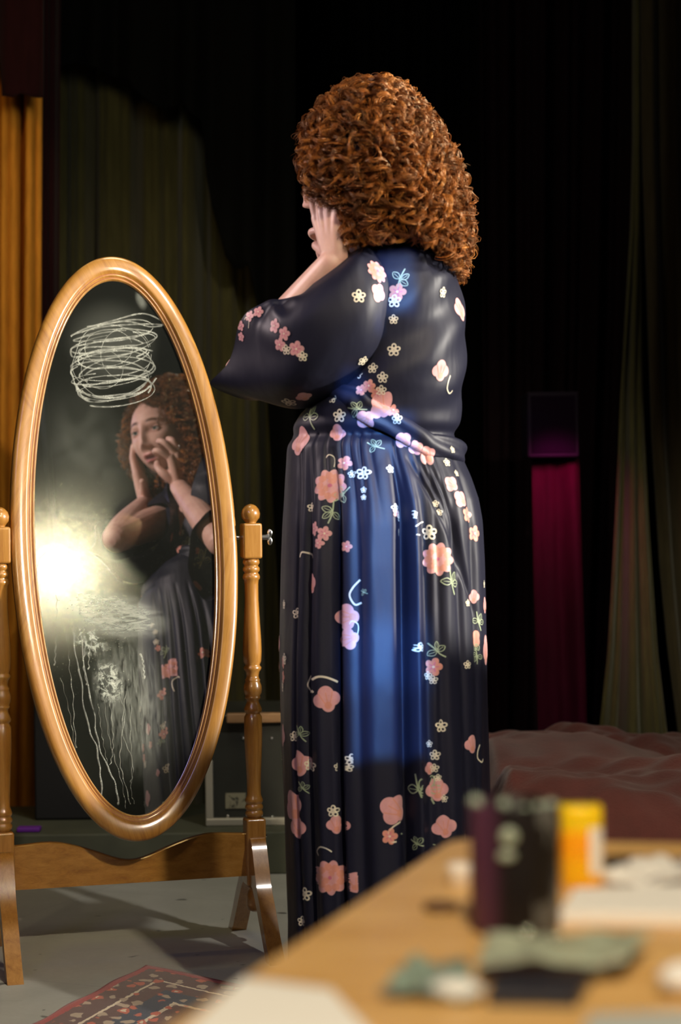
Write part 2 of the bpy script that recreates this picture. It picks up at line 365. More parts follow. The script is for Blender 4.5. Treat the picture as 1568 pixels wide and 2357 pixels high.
# ------------------------------------------------------------------ rug
def rug():
    c = FP(336, 2235); l = FP(103, 2357); r = FP(470, 2263)
    du = (l-c)/np.linalg.norm(l-c); dv = (r-c)/np.linalg.norm(r-c)     # along left edge, along the far edge
    nu, nv = 120, 120; LU, LV = 2.2, 1.15; v = []; uv = []
    for i in range(nu):
        a = LU*i/(nu-1)
        for j in range(nv):
            b = LV*j/(nv-1)
            q = c+du*a+dv*b+V(0, 0, .009+.0012*math.sin(7*a+5*b)+.001*math.sin(19*b))
            wob = .004*math.sin(31*a)*math.exp(-b/.02); q = q+dv*wob
            v.append(q); uv.append((a, b))
    m = bpy.data.materials.new('persian_wool'); m.use_nodes = True; N = NT(m.node_tree); bs = N.n['Principled BSDF']
    t = N.new('ShaderNodeTexCoord').outputs['UV']; s = N.new('ShaderNodeSeparateXYZ'); N.lk(t, s.inputs[0])
    d = N.math('MINIMUM', s.outputs[0], s.outputs[1])
    nz = N.noise(t, 55, 3, .7); d2 = N.math('ADD', d, N.math('MULTIPLY', N.math('SUBTRACT', nz, .5), .014))
    red, cream, navy, rust, dk = (.42, .018, .014), (.80, .70, .52), (.020, .034, .070), (.62, .12, .05), (.11, .035, .026)
    base = N.ramp(d2, [(0, red), (.020, red), (.021, dk), (.085, dk), (.086, cream), (.094, cream), (.095, dk), (.14, dk), (.141, navy), (.18, navy),
                       (.200, cream), (.212, dk), (.301, navy), (.6, navy)], 'CONSTANT')
    dv_ = N.new('ShaderNodeTexNoise'); N.lk(t, dv_.inputs['Vector']); dv_.inputs['Scale'].default_value = 38
    va = N.new('ShaderNodeVectorMath', operation='MULTIPLY_ADD'); N.lk(dv_.outputs['Color'], va.inputs[0]); va.inputs[1].default_value = (.035, .035, 0); N.lk(t, va.inputs[2])
    vo = N.new('ShaderNodeTexVoronoi'); N.lk(va.outputs[0], vo.inputs['Vector']); vo.inputs['Scale'].default_value = 27; vo.inputs['Randomness'].default_value = .55
    spot = N.ramp(vo.outputs['Distance'], [(.0, (1, 1, 1)), (.36, (1, 1, 1)), (.42, (0, 0, 0))])
    pet = N.ramp(vo.outputs['Distance'], [(0, cream), (.12, cream), (.15, rust), (1, rust)], 'CONSTANT')
    cellc = N.new('ShaderNodeSeparateColor'); N.lk(vo.outputs['Color'], cellc.inputs[0])
    pet2 = N.mix(N.math('GREATER_THAN', cellc.outputs[0], .55), pet, (.52, .40, .27))
    ms = N.new('ShaderNodeSeparateColor'); N.lk(spot, ms.inputs[0])
    band = N.math('MULTIPLY', N.math('GREATER_THAN', d2, .024), N.math('LESS_THAN', d2, .25))
    N.lk(N.mix(N.math('MULTIPLY', ms.outputs[0], band), base, pet2), bs.inputs['Base Color'])
    bs.inputs['Roughness'].default_value = .95; bs.inputs['Sheen Weight'].default_value = .3
    N.lk(N.bump(N.noise(t, 400, 2, .6), .6, .004), bs.inputs['Normal'])
    o = mesh('persian_rug', v, grid_faces(nu, nv), m, uv=uv); md = o.modifiers.new('s', 'SOLIDIFY'); md.thickness = .008; md.offset = 0
    tag(o, 'red bordered patterned wool rug on the grey floor at lower left', 'rug')
    # fringe at the far corner edge
    vs = MB()
    for k in range(100):
        q = c+dv*(.006+.0060*k)+V(0, 0, .006); e = q-du*random.uniform(.012, .020)+dv*random.uniform(-.003, .003); e[2] = .003
        tv, tf = tube(smooth_path([q, (q+e)/2+V(0, 0, .003), e], 4), .0012, 5); vs.add(tv, tf)
    tag(vs.build('fringe', mat('fringe_wool', (.20, .10, .085), .9), o, True), kind='stuff')
rug()
# ------------------------------------------------------------------ cheval mirror
AO, BO = .2525, .652; ZCOF = 0.0
def local_to_world(a, b, h): return MC+MU*a+MV*b+MN*h
def mirror():
    root = empty('cheval_mirror', (MC[0], MC[1], 0), 'tall oval tilting floor mirror in a varnished honey wood frame, glass smeared and scribbled', 'mirror')
    gi = [G(80, 1200), G(495, 1330), G(285, 648), G(303, 1878)]
    AI = (G(495, 1300)[0]-G(80, 1220)[0])/2; BI = (gi[2][1]-gi[3][1])/2
    C0 = ((G(495, 1300)[0]+G(80, 1220)[0])/2, (gi[2][1]+gi[3][1])/2)
    CO = C0
    # frame: elliptical ring, profile radial fraction (0 inner .. 1 outer), height
    prof = [(-.10, -.012), (-.02, -.004), (0, .001), (.03, .0055), (.07, .0065), (.10, .0035), (.13, .0035), (.16, .0075), (.20, .0095), (.23, .0075), (.26, .0080), (.32, .0125),
            (.40, .0140), (.60, .0145), (.80, .0140), (.92, .0120), (.975, .008), (1.0, .001), (1.0, -.010), (.97, -.016), (.85, -.018), (-.10, -.018)]
    prof = np.array(prof); n = 360; v = []; uv = []; mi = []
    AO2 = (G(550, 1340)[0]-G(22, 1190)[0])/2; BO2 = (G(248, 592)[1]-G(311, 1937)[1])/2
    OC = ((G(550, 1340)[0]+G(22, 1190)[0])/2, (G(248, 592)[1]+G(311, 1937)[1])/2)
    C0 = ((C0[0]+OC[0])/2, (C0[1]+OC[1])/2)
    seams = [math.radians(x) for x in (152, 277, 40, 205)]
    for i in range(n):
        th = 2*PI*i/n; c, s = math.cos(th), math.sin(th)
        pi_ = V(C0[0]+AI*c, C0[1]+BI*s); po = V(OC[0]+AO2*c, OC[1]+BO2*s)
        k = sum(th > x for x in sorted(seams))
        for r, h in prof:
            q = pi_+(po-pi_)*r; v.append(local_to_world(q[0], q[1], h))
            ang = [0, .5, -.4, .3, -.2][k]; ax = q[0]*math.cos(ang)+q[1]*math.sin(ang); ay = -q[0]*math.sin(ang)+q[1]*math.cos(ang)
            uv.append((ay+k*3.1, ax+k*1.7))
    f = grid_faces(n, len(prof), True)
    a_, b_ = np.meshgrid(np.arange(n), np.arange(len(prof)-1), indexing='ij')
    mi = np.where(np.isin(b_.ravel(), [5, 9]), 1, 0)
    # fold the closing strip of the profile
    fr = mesh('frame', v, f, [M['oak'], M['oak_seam']], root, True, mi, uv)
    # glass
    mg = bpy.data.materials.new('dusty_mirror_glass'); mg.use_nodes = True; N = NT(mg.node_tree)
    out = N.n['Material Output']; pb = N.n['Principled BSDF']
    tc = N.new('ShaderNodeTexCoord').outputs['Object']
    sharp = N.new('ShaderNodeBsdfGlossy'); sharp.inputs['Roughness'].default_value = 0.0; sharp.inputs['Color'].default_value = (.80, .84, .80, 1)
    halo = N.new('ShaderNodeBsdfGlossy'); halo.distribution = 'BECKMANN'; halo.inputs['Roughness'].default_value = .145; halo.inputs['Color'].default_value = (.95, 1, .85, 1)
    halo2 = N.new('ShaderNodeBsdfGlossy'); halo2.distribution = 'BECKMANN'; halo2.inputs['Roughness'].default_value = .30; halo2.inputs['Color'].default_value = (.8, 1, .85, 1)
    dust = N.new('ShaderNodeBsdfDiffuse'); dust.inputs['Color'].default_value = (.62, .66, .56, 1)
    def ell(px, py, rx, ry, soft=.5, rot=0):
        g = G(px, py); mp = N.new('ShaderNodeMapping'); mp.vector_type = 'TEXTURE'
        mp.inputs['Location'].default_value = (g[0], g[1], 0); mp.inputs['Rotation'].default_value = (0, 0, rot)
        mp.inputs['Scale'].default_value = (rx/1000*.97, ry/1000*.97, 1); N.lk(tc, mp.inputs[0])
        le = N.new('ShaderNodeVectorMath', operation='LENGTH'); N.lk(mp.outputs[0], le.inputs[0])
        mr = N.new('ShaderNodeMapRange'); mr.interpolation_type = 'SMOOTHSTEP'; N.lk(le.outputs['Value'], mr.inputs[0])
        mr.inputs[1].default_value = 1; mr.inputs[2].default_value = soft; mr.inputs[3].default_value = 0; mr.inputs[4].default_value = 1
        return mr.outputs[0]
    streak = N.noise(tc, 26, 4, .65, 1.2, (1, 4.5, 1)); vst = N.noise(tc, 30, 4, .7, .8, (5, .8, 1))
    fine = N.noise(tc, 900, 2, .8); blot = N.noise(tc, 14, 4, .65, .6)
    sp = N.ramp(N.noise(tc, 330, 3, .7), [(.665, (0, 0, 0)), (.70, (1, 1, 1))])
    def sx(c):
        s_ = N.new('ShaderNodeSeparateColor'); N.lk(c, s_.inputs[0]); return s_.outputs[0]
    spk = sx(sp)
    sm = N.math('MULTIPLY', ell(265, 1415, 135, 62, .45, -.25), N.math('MULTIPLY', sx(N.ramp(streak, [(.32, (.25,)*3), (.62, (1,)*3)])), .44))
    sm2 = N.math('MULTIPLY', ell(150, 1330, 120, 110, 0), N.math('MULTIPLY', sx(N.ramp(blot, [(.38, (0,)*3), (.62, (1,)*3)])), .30))
    spl = N.math('MULTIPLY', ell(250, 1570, 42, 62, .2, .1), N.math('MULTIPLY', sx(N.ramp(N.noise(tc, 60, 4, .7, 1.0), [(.45, (0,)*3), (.62, (1,)*3)])), .75))
    spl2 = N.math('MULTIPLY', ell(205, 1475, 60, 40, .2, -.5), N.math('MULTIPLY', sx(N.ramp(N.noise(tc, 70, 4, .7, .8), [(.45, (0,)*3), (.62, (1,)*3)])), .55))
    wipe = N.math('MULTIPLY', ell(300, 1610, 100, 200, .2, .1), N.math('MULTIPLY', sx(N.ramp(vst, [(.35, (0,)*3), (.7, (1,)*3)])), .30))
    film = N.math('MULTIPLY', ell(190, 1120, 150, 300, 0), N.math('MULTIPLY', sx(N.ramp(blot, [(.3, (.2,)*3), (.7, (1,)*3)])), .10))
    smg = N.math('MULTIPLY', ell(255, 790, 120, 120, .3), .055)
    top = N.math('MULTIPLY', ell(325, 690, 16, 30, .1, .2), N.math('MULTIPLY', blot, .4))
    tot = N.math('ADD', sm, sm2)
    for x in (spl, spl2, wipe, film, smg, top, N.math('MULTIPLY', spk, N.math('ADD', .10, N.math('MULTIPLY', ell(200, 1380, 190, 380, 0), .6)))):
        tot = N.math('ADD', tot, x)
    tot = N.math('ADD', tot, .012)
    tot = N.math('MULTIPLY', tot, N.math('ADD', .6, N.math('MULTIPLY', fine, .8)))
    tot = N.math('MINIMUM', tot, .92)
    h = N.new('ShaderNodeMixShader'); h.inputs[0].default_value = .010; N.lk(sharp.outputs[0], h.inputs[1]); N.lk(halo.outputs[0], h.inputs[2])
    h2 = N.new('ShaderNodeMixShader'); h2.inputs[0].default_value = .0011; N.lk(h.outputs[0], h2.inputs[1]); N.lk(halo2.outputs[0], h2.inputs[2])
    mx = N.new('ShaderNodeMixShader'); N.lk(tot, mx.inputs[0]); N.lk(h2.outputs[0], mx.inputs[1]); N.lk(dust.outputs[0], mx.inputs[2])
    N.lk(mx.outputs[0], out.inputs['Surface']); N.n.remove(pb)
    na = 180; vv = [(C0[0]+AI*1.04*math.cos(2*PI*i/na), C0[1]+BI*1.012*math.sin(2*PI*i/na), 0) for i in range(na)]
    vv += [(x, y, -.004) for x, y, z in vv]
    ff = [tuple(range(na)), tuple(range(2*na-1, na-1, -1))]+[(i, na+i, na+(i+1) % na, (i+1) % na) for i in range(na)]
    me = bpy.data.meshes.new('mirror_glass'); me.from_pydata(vv, [], ff); me.materials.append(mg)
    g = bpy.data.objects.new('mirror_glass', me); col.objects.link(g); g.parent = root
    W = Matrix(((MU[0], MV[0], MN[0], MC[0]), (MU[1], MV[1], MN[1], MC[1]), (MU[2], MV[2], MN[2], MC[2]), (0, 0, 0, 1)))
    g.matrix_parent_inverse = root.matrix_basis.inverted(); g.matrix_basis = W
    # bright bevel line between glass and frame
    # wooden backing
    bk = [local_to_world(C0[0]+AI*1.10*math.cos(2*PI*i/90), C0[1]+BI*1.04*math.sin(2*PI*i/90), -.0185) for i in range(90)]
    bk2 = [q-MN*.004 for q in bk]
    mesh('backing', bk+bk2, [tuple(range(90)), tuple(range(179, 89, -1))]+[(i, 90+i, 90+(i+1) % 90, (i+1) % 90) for i in range(90)], M['oak_seam'], root, False)
    # dried soap marks: ribbons lying on the glass, low domed section
    ms = bpy.data.materials.new('dried_soap'); ms.use_nodes = True; N = NT(ms.node_tree); b = N.n['Principled BSDF']
    tc = N.new('ShaderNodeTexCoord').outputs['Object']
    b.inputs['Base Color'].default_value = (.62, .64, .55, 1); b.inputs['Roughness'].default_value = .6
    N.lk(N.ramp(N.noise(tc, 45, 4, .8), [(.32, (.03,)*3), (.62, (.40,)*3)]), b.inputs['Alpha'])
    def ribbon(mbd, pts, w, h=.0006):
        pts = np.array(pts, float); n_ = len(pts); w = np.broadcast_to(w, (n_,)); T = np.gradient(pts, axis=0); T /= np.linalg.norm(T, axis=1)[:, None]+1e-9
        Nn = np.c_[-T[:, 1], T[:, 0]]; vs = []
        for i in range(n_):
            for q_, hh in ((-1, .0001), (-.5, h), (.5, h), (1, .0001)):
                p_ = pts[i]+Nn[i]*w[i]*q_/2; vs.append(local_to_world(p_[0], p_[1], hh+.0003))
        mbd.add(vs, [tuple(q) for q in grid_faces(n_, 4)])
    mbd = MB(); R = random.Random(7)
    cy = np.linspace(756, 896, 13)
    for k, c_ in enumerate(cy):
        ry = R.uniform(10, 36); rx = R.uniform(78, 100) if k < 10 else R.uniform(72, 90); c0 = 262+R.uniform(-8, 8)+(6 if k < 3 else 0); tl = R.uniform(-.16, -.02); t0 = R.uniform(0, 6)
        ths = np.linspace(t0, t0+2*PI*R.uniform(.7, 1.15), 90)
        pts = []
        for th in ths:
            x = rx*math.cos(th)+3*math.sin(3*th+k); y = ry*math.sin(th)+2.5*math.sin(2*th+k)+(th-t0)*2
            pts.append(G(c0+x, c_+y+x*tl))
        ribbon(mbd, pts, .0014+.0024*np.abs(np.sin(ths*1.0+k)))
    ring = [G(260+92*math.cos(a)*(1+.04*math.sin(5*a)), 832+84*math.sin(a)*(1+.05*math.cos(3*a))) for a in np.linspace(.4, 5.9, 120)]
    ribbon(mbd, ring, .002)
    for cc, rx, ry in (((250, 800), 55, 42), ((290, 815), 58, 60), ((235, 850), 48, 45)):
        ribbon(mbd, [G(cc[0]+rx*math.cos(a), cc[1]+ry*math.sin(a)) for a in np.linspace(0, 6.0, 90)], .0016)
    for pl in ([(163, 773), (200, 755), (260, 738), (330, 722), (378, 745), (345, 752), (290, 740), (200, 752)],
               [(163, 775), (175, 768), (240, 752), (330, 746), (380, 748)],
               [(162, 812), (168, 800), (210, 790), (290, 778), (330, 790)], [(162, 812), (172, 822), (220, 810), (300, 800), (352, 808)],
               [(164, 862), (170, 842), (230, 830), (300, 835), (340, 855)], [(170, 880), (190, 905), (260, 915), (330, 900), (360, 870)],
               [(178, 890), (195, 920), (230, 925), (290, 915)], [(165, 860), (180, 895), (225, 912), (300, 905)]):
        ribbon(mbd, smooth_path([G(*p) for p in pl], 70), .0036)
    mbd.build('soap_scribble', ms, root, True)
    drips = [([(168, 1440), (170, 1470), (176, 1520), (186, 1560), (192, 1620), (206, 1680), (222, 1720), (228, 1760), (232, 1790), (234, 1830)], .0042),
             ([(184, 1440), (188, 1480), (200, 1570), (216, 1640), (222, 1690), (234, 1735), (255, 1780), (268, 1815), (272, 1850)], .0040),
             ([(130, 1370), (131, 1430), (128, 1490), (126, 1530)], .0032), ([(150, 1450), (158, 1500), (160, 1540), (168, 1600), (170, 1660), (176, 1720)], .0018),
             ([(192, 1440), (196, 1480), (192, 1530), (200, 1575)], .0030), ([(200, 1450), (212, 1470), (205, 1500), (204, 1540)], .0030),
             ([(290, 1590), (284, 1640), (280, 1700), (276, 1750), (284, 1790), (300, 1850)], .0020),
             ([(250, 1600), (258, 1660), (260, 1720), (254, 1760)], .0018), ([(270, 1590), (288, 1640), (282, 1690), (302, 1740), (306, 1780), (300, 1800)], .0016),
             ([(240, 1610), (248, 1680), (262, 1740), (280, 1800), (290, 1860)], .0013), ([(302, 1620), (300, 1690), (304, 1760), (302, 1820), (310, 1850)], .0013),
             ([(322, 1505), (328, 1520), (332, 1560)], .0045), ([(140, 1560), (160, 1640), (172, 1720), (182, 1780)], .0010), ([(226, 1620), (236, 1700), (250, 1770)], .0012)]
    md = MB()
    for pts, w in drips:
        q = smooth_path([G(*p) for p in pts], 90); q[:, 0] += .0012*np.sin(np.arange(90)*.5+len(pts)); 
        ribbon(md, q, .78*w*(.7+.5*np.abs(np.sin(np.arange(90)*.17))), .0009)
        e = q[-1]; a = np.linspace(0, 2*PI, 14)
        ribbon(md, [(e[0]+w*.3*math.cos(x), e[1]+w*.5*math.sin(x)) for x in a], w*.5, .001)
    md.build('soap_drip', ms, root, True)

    # ---- stand
    S = V(MU[0], MU[1], 0); S /= np.linalg.norm(S); Fh = V(MN[0], MN[1], 0); Fh /= np.linalg.norm(Fh)
    B0 = V(MC[0], MC[1], 0)
    def on(a, h, z): return B0+S*a+Fh*h+V(0, 0, z)
    def solve_a(px):                      # stand-plane coordinate seen at this column (row 1235)
        o = V(0, 0, CAMZ); d = P(px, 1235, 1)-o; k = (B0-o)[:2].dot(Fh[:2])/d[:2].dot(Fh[:2]); q = o+d*k-B0; return q.dot(S)
    aR = solve_a(577.5); aL = solve_a(-1.0)
    tR = on(aR, 0, 0)[1]; sc = tR/FPX
    zz = lambda py: CAMZ-(py-1159)*sc+(577-784)*SR*-sc   # height on the right post from its pixel row
    RX = np.array([[S[0], Fh[0], 0], [S[1], Fh[1], 0], [0, 0, 1]])
    pr = [(1160, 1), (1161.5, 7), (1165, 13), (1172, 19), (1182, 22), (1192, 20.5), (1199, 15), (1203, 12), (1206, 13)]
    top_b, bot_b = 1203, 1286
    beads = [(1284, 12), (1286, 16), (1290, 19), (1296, 19.5), (1300, 17), (1302, 15.5), (1304, 17), (1308, 19.5), (1313, 19.5), (1317, 16.5), (1319, 15.5), (1322, 18), (1327, 20), (1332, 19.5), (1335, 17),
             (1345, 15.8), (1380, 16), (1420, 18), (1470, 21), (1500, 21.8), (1522, 20.5), (1530, 17), (1532, 17.5), (1536, 21), (1541, 20), (1546, 16), (1556, 14), (1562, 15.5), (1564, 18), (1567, 17), (1569, 17),
             (1578, 20.5), (1586, 21.3), (1594, 20.5), (1602, 16.5), (1604, 18), (1607, 18), (1610, 14.5), (1616, 14), (1624, 17.5), (1632, 21), (1638, 20), (1641, 15.5), (1644, 17), (1650, 20.5),
             (1680, 21), (1710, 20.5), (1760, 18), (1800, 16.2), (1828, 16), (1836, 19), (1842, 21), (1847, 19.5), (1849, 17.5), (1851, 18.5), (1856, 21), (1861, 20.5), (1864, 17.5), (1866, 19), (1871, 21), (1877, 20), (1880, 16), (1883, 15)]
    pomm = [(2033, 15), (2036, 18), (2040, 18), (2043, 14.5), (2048, 15), (2056, 18), (2068, 20), (2082, 20), (2092, 17), (2097, 9), (2098, 1)]
    for a, nm in ((aR, 'right'), (aL, 'left')):
        def L(pf): return [(r*sc, zz(y)) for y, r in pf[::-1]]
        v, f = lathe(L(pr), 40); v2, f2 = lathe(L(beads), 40); v3, f3 = lathe(L(pomm), 40)
        post = None
        mbp = MB()
        for vv_, ff_ in ((v, f), (v2, f2), (v3, f3)): mbp.add(vv_@RX.T+on(a, 0, 0), ff_)
        post = mbp.build('post', M['oak_obj'], root, True)
        for nm2, y0, y1, w_ in (('post_block', 1204, 1286, 45), ('post_block', 1882, 2036, 46)):
            mb_ = MB(); zc = (zz(y0)+zz(y1))/2; mb_.box((0, 0, 0), (w_*sc, w_*sc, zz(y0)-zz(y1))); mb_.v[0] = mb_.v[0]@RX.T+on(a, 0, zc)
            mb_.build(nm2, M['oak_obj'], root, bevel=.0055, seg=4)
        # sabre legs front and back
        for sg in (1, -1):
            zt, wl = zz(1924), .034
            prof_o = smooth_path([(.018, zt-.012), (.028, zt), (.044, zt-.012), (.064, zt-.05), (.088, zt-.10), (.125, .10), (.165, .05), (.210, .0)], 40)
            prof_i = smooth_path([(.018, zt-.10), (.024, .142), (.050, .132), (.078, .105), (.104, .075), (.130, .045), (.152, .02), (.170, .0)], 40)
            # silhouette polygon extruded along S
            poly = [(x, z) for x, z in prof_o]+[(x, z) for x, z in prof_i[::-1]]
            v_ = [on(a-wl/2, sg*x, z) for x, z in poly]+[on(a+wl/2, sg*x, z) for x, z in poly]
            n_ = len(poly); strips = []
            for i in range(39):
                i2 = i+1; j, j2 = n_-1-i, n_-1-i2
                strips += [(i, i2, j2, j), (n_+i, n_+j, n_+j2, n_+i2)]
            strips += [(i, n_+i, n_+(i+1) % n_, (i+1) % n_) for i in range(n_)]
            o = mesh('leg', v_, strips, M['oak_obj'], root, True)
            b_ = o.modifiers.new('b', 'BEVEL'); b_.width = .006; b_.segments = 3; b_.limit_method = 'ANGLE'; b_.angle_limit = .9
            w2 = o.modifiers.new('w', 'WEIGHTED_NORMAL')
        # pivot hardware
        sg = 1 if a > 0 else -1; zp = zz(1237)
        edge = OC[0]+sg*AO2
        v_, f_ = tube([on(edge-sg*.012, 0, zp), on(a-sg*.015, 0, zp)], .004, 12); mesh('pivot_rod', v_, f_, M['metal'], root)
        k1 = on(a+sg*.024, 0, zp); k2 = on(a+sg*.040, 0, zp)
        mbk = MB(); mbk.add(*tube([on(a+sg*.0235, 0, zp), k1, k2], [.009, .006, .006], 14))
        for d_ in (-1, 1):
            c_ = on(a+sg*.044, -.002, zp+d_*.009); mbk.add(*ellipsoid(c_, (.006, .0025, .009), None, 16, 10))
        mbk.build('wing_nut', M['metal'], root, True)
        v_, f_ = ellipsoid(on(a+sg*.0245, 0, zz(1925)), (.004, .004, .004), None, 12, 8); mesh('screw', v_, f_, M['metal'], root)
    # curved cross rail
    zt0, zb0 = zz(1912)+.0, zz(2013)
    xs = np.linspace(aL+.02, aR-.02, 90); mid = (aL+aR)/2; mb_ = []; hh = .011
    def ztop(x):
        u = (x-mid)/(aR-mid); d = -.030*math.exp(-(u/.36)**2*1.0)*1.25; d += -.006*math.exp(-((abs(u)-.0)/.2)**2)
        return zt0-.004+d+.006*math.exp(-((abs(u)-.62)/.2)**2)
    v_ = []
    for x in xs:
        for h_, z in ((-hh, zb0), (-hh, ztop(x)-.002), (-hh+.003, ztop(x)), (hh-.003, ztop(x)), (hh, ztop(x)-.002), (hh, zb0)): v_.append(on(x, h_, z))
    f_ = [tuple(q) for q in grid_faces(90, 6)]+[(i*6, i*6+5, i*6+11, i*6+6) for i in range(89)]
    o = mesh('cross_rail', v_, f_, M['oak_bar'], root, False)
    return root
MIRROR = mirror()
# ------------------------------------------------------------------ table and things on it
TZ = .68
T2 = lambda px, py: ZP(px, py, TZ)
def table():
    root = empty('table', (.3, .9, 0), 'blurred honey coloured wooden table in the foreground', 'table')
    c = T2(1040, 1927); l = T2(385, 2357); r = T2(1568, 1938)
    dl = (l-c)/np.linalg.norm(l-c); dr = (r-c)/np.linalg.norm(r-c)
    nl = c+dl*1.05; fr = c+dr*1.0; nr = nl+dr*1.0
    corners = [fr, c, nl, nr]; poly = []
    for i in range(4):
        p0, p1, p2 = corners[i-1], corners[i], corners[(i+1) % 4]
        a = (p0-p1)/np.linalg.norm(p0-p1)*.035; b = (p2-p1)/np.linalg.norm(p2-p1)*.035
        for s in np.linspace(0, 1, 7): poly.append(p1+a*(1-s)**2+b*s**2)
    n = len(poly); v = [q+V(0, 0, 0) for q in poly]+[q-V(0, 0, .028) for q in poly]
    f = [tuple(range(n))[::-1], tuple(range(n, 2*n))]+[(i, (i+1) % n, n+(i+1) % n, n+i) for i in range(n)]
    o = mesh('tabletop', v, f, M['table'], root, True); bb = o.modifiers.new('b', 'BEVEL'); bb.width = .006; bb.segments = 3; bb.limit_method = 'ANGLE'; o.modifiers.new('w', 'WEIGHTED_NORMAL')
    for q, s1, s2 in ((c, 1, 1), (nl, -1, 1), (fr, 1, -1), (nr, -1, -1)):
        p_ = q+dl*s1*.10+dr*s2*.09; h = TZ-.028
        v, f = lathe([(0, 0), (.014, 0), (.017, .02), (.026, .4), (.028, h-.05), (.028, h), (0, h)], 20); mesh('leg', v+V(p_[0], p_[1], 0), f, M['table'], root)
    return root
table()
W = lambda name, c, **k: mat(name, c, **k)
def glass_mat(name, c, rough=.1):
    m = mat(name, c, rough, trans=.85); m.node_tree.nodes['Principled BSDF'].inputs['IOR'].default_value = 1.3; return m
# dark beaker with brushes
def beaker():
    q = T2(1187, 2140); s = q[1]/FPX; r = 103*s; h = 292*s
    root = empty('brush_cup', q, 'dark translucent plum and black cup of make-up brushes on the table', 'cup')
    v, f = lathe([(0, 0), (r*.93, 0), (r*.97, .002), (r, .006), (r, h), (r*.99, h+.001), (r*.955, h), (r*.95, .006), (0, .005)], 56)
    m = bpy.data.materials.new('plum_cup'); m.use_nodes = True; N = NT(m.node_tree); b = N.n['Principled BSDF']
    g = N.new('ShaderNodeTexCoord').outputs['Object']; sx = N.new('ShaderNodeSeparateXYZ'); N.lk(g, sx.inputs[0])
    ang = N.math('ARCTAN2', sx.outputs[1], sx.outputs[0])
    nz = N.noise(g, 30, 3, .6)
    grey = N.math('MULTIPLY', N.math('MULTIPLY', N.math('GREATER_THAN', sx.outputs[0], r*.35), N.math('LESS_THAN', sx.outputs[1], 0)), N.math('GREATER_THAN', nz, .53))
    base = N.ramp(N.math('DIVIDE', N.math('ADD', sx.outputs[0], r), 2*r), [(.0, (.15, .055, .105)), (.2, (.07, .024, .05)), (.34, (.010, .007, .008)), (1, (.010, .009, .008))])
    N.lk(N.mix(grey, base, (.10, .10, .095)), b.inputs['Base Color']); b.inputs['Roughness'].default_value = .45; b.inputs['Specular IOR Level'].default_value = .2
    mesh('cup_body', v+q, f, m, root)
    tag(mesh('base_cap', lathe([(0, -.0), (r*.9, 0), (r*.9, .003), (0, .003)], 40)[0]+q, lathe([(0, -.0), (r*.9, 0), (r*.9, .003), (0, .003)], 40)[1], M['black'], root))
    # brushes: each handle with a round glossy end
    gloss = mat('pearl_handle', (.36, .42, .33), .10, coat=1.0); hm = mat('brush_handle', (.02, .012, .016), .25, coat=.6)
    for i, (px, py, dy, rr) in enumerate(((1095, 1848, .006, .0052), (1160, 1852, .012, .0040), (1208, 1868, -.004, .0046), (1268, 1858, .004, .0052), (1240, 1858, .016, .0036))):
        t = q[1]+dy; e = P(px, py, t); foot = q+V((e[0]-q[0])*.5, dy*.5, .006)
        bt = empty('make_up_brush', foot, ['make-up brush with pale round handle end, leftmost in the dark cup', 'thin make-up brush second from the left in the dark cup', 'make-up brush in the middle of the dark cup',
                   'make-up brush with pale round end at the right of the dark cup', 'thin make-up brush at the back right of the dark cup'][i], 'brush', 'make-up brushes in the dark cup')
        v, f = tube(smooth_path([foot, (foot*.5+e*.5), e], 12), np.linspace(.0022, .0034, 12), 14); mesh('handle', v, f, hm, bt)
        v, f = ellipsoid(e, (rr, rr, rr*1.05), None, 24, 16); mesh('handle_end', v, f, gloss, bt)
    for px, py in ((1172, 1926), (1166, 1970)):                       # out-of-focus highlights on the cup, made as pale glossy ellipsoids
        e = P(px, py, q[1]-r*.985+.0); v, f = ellipsoid(e, (.0060, .0030, .0060 if py < 1950 else .0036), None, 24, 14); mesh('cup_glint', v, f, gloss, root)
beaker()
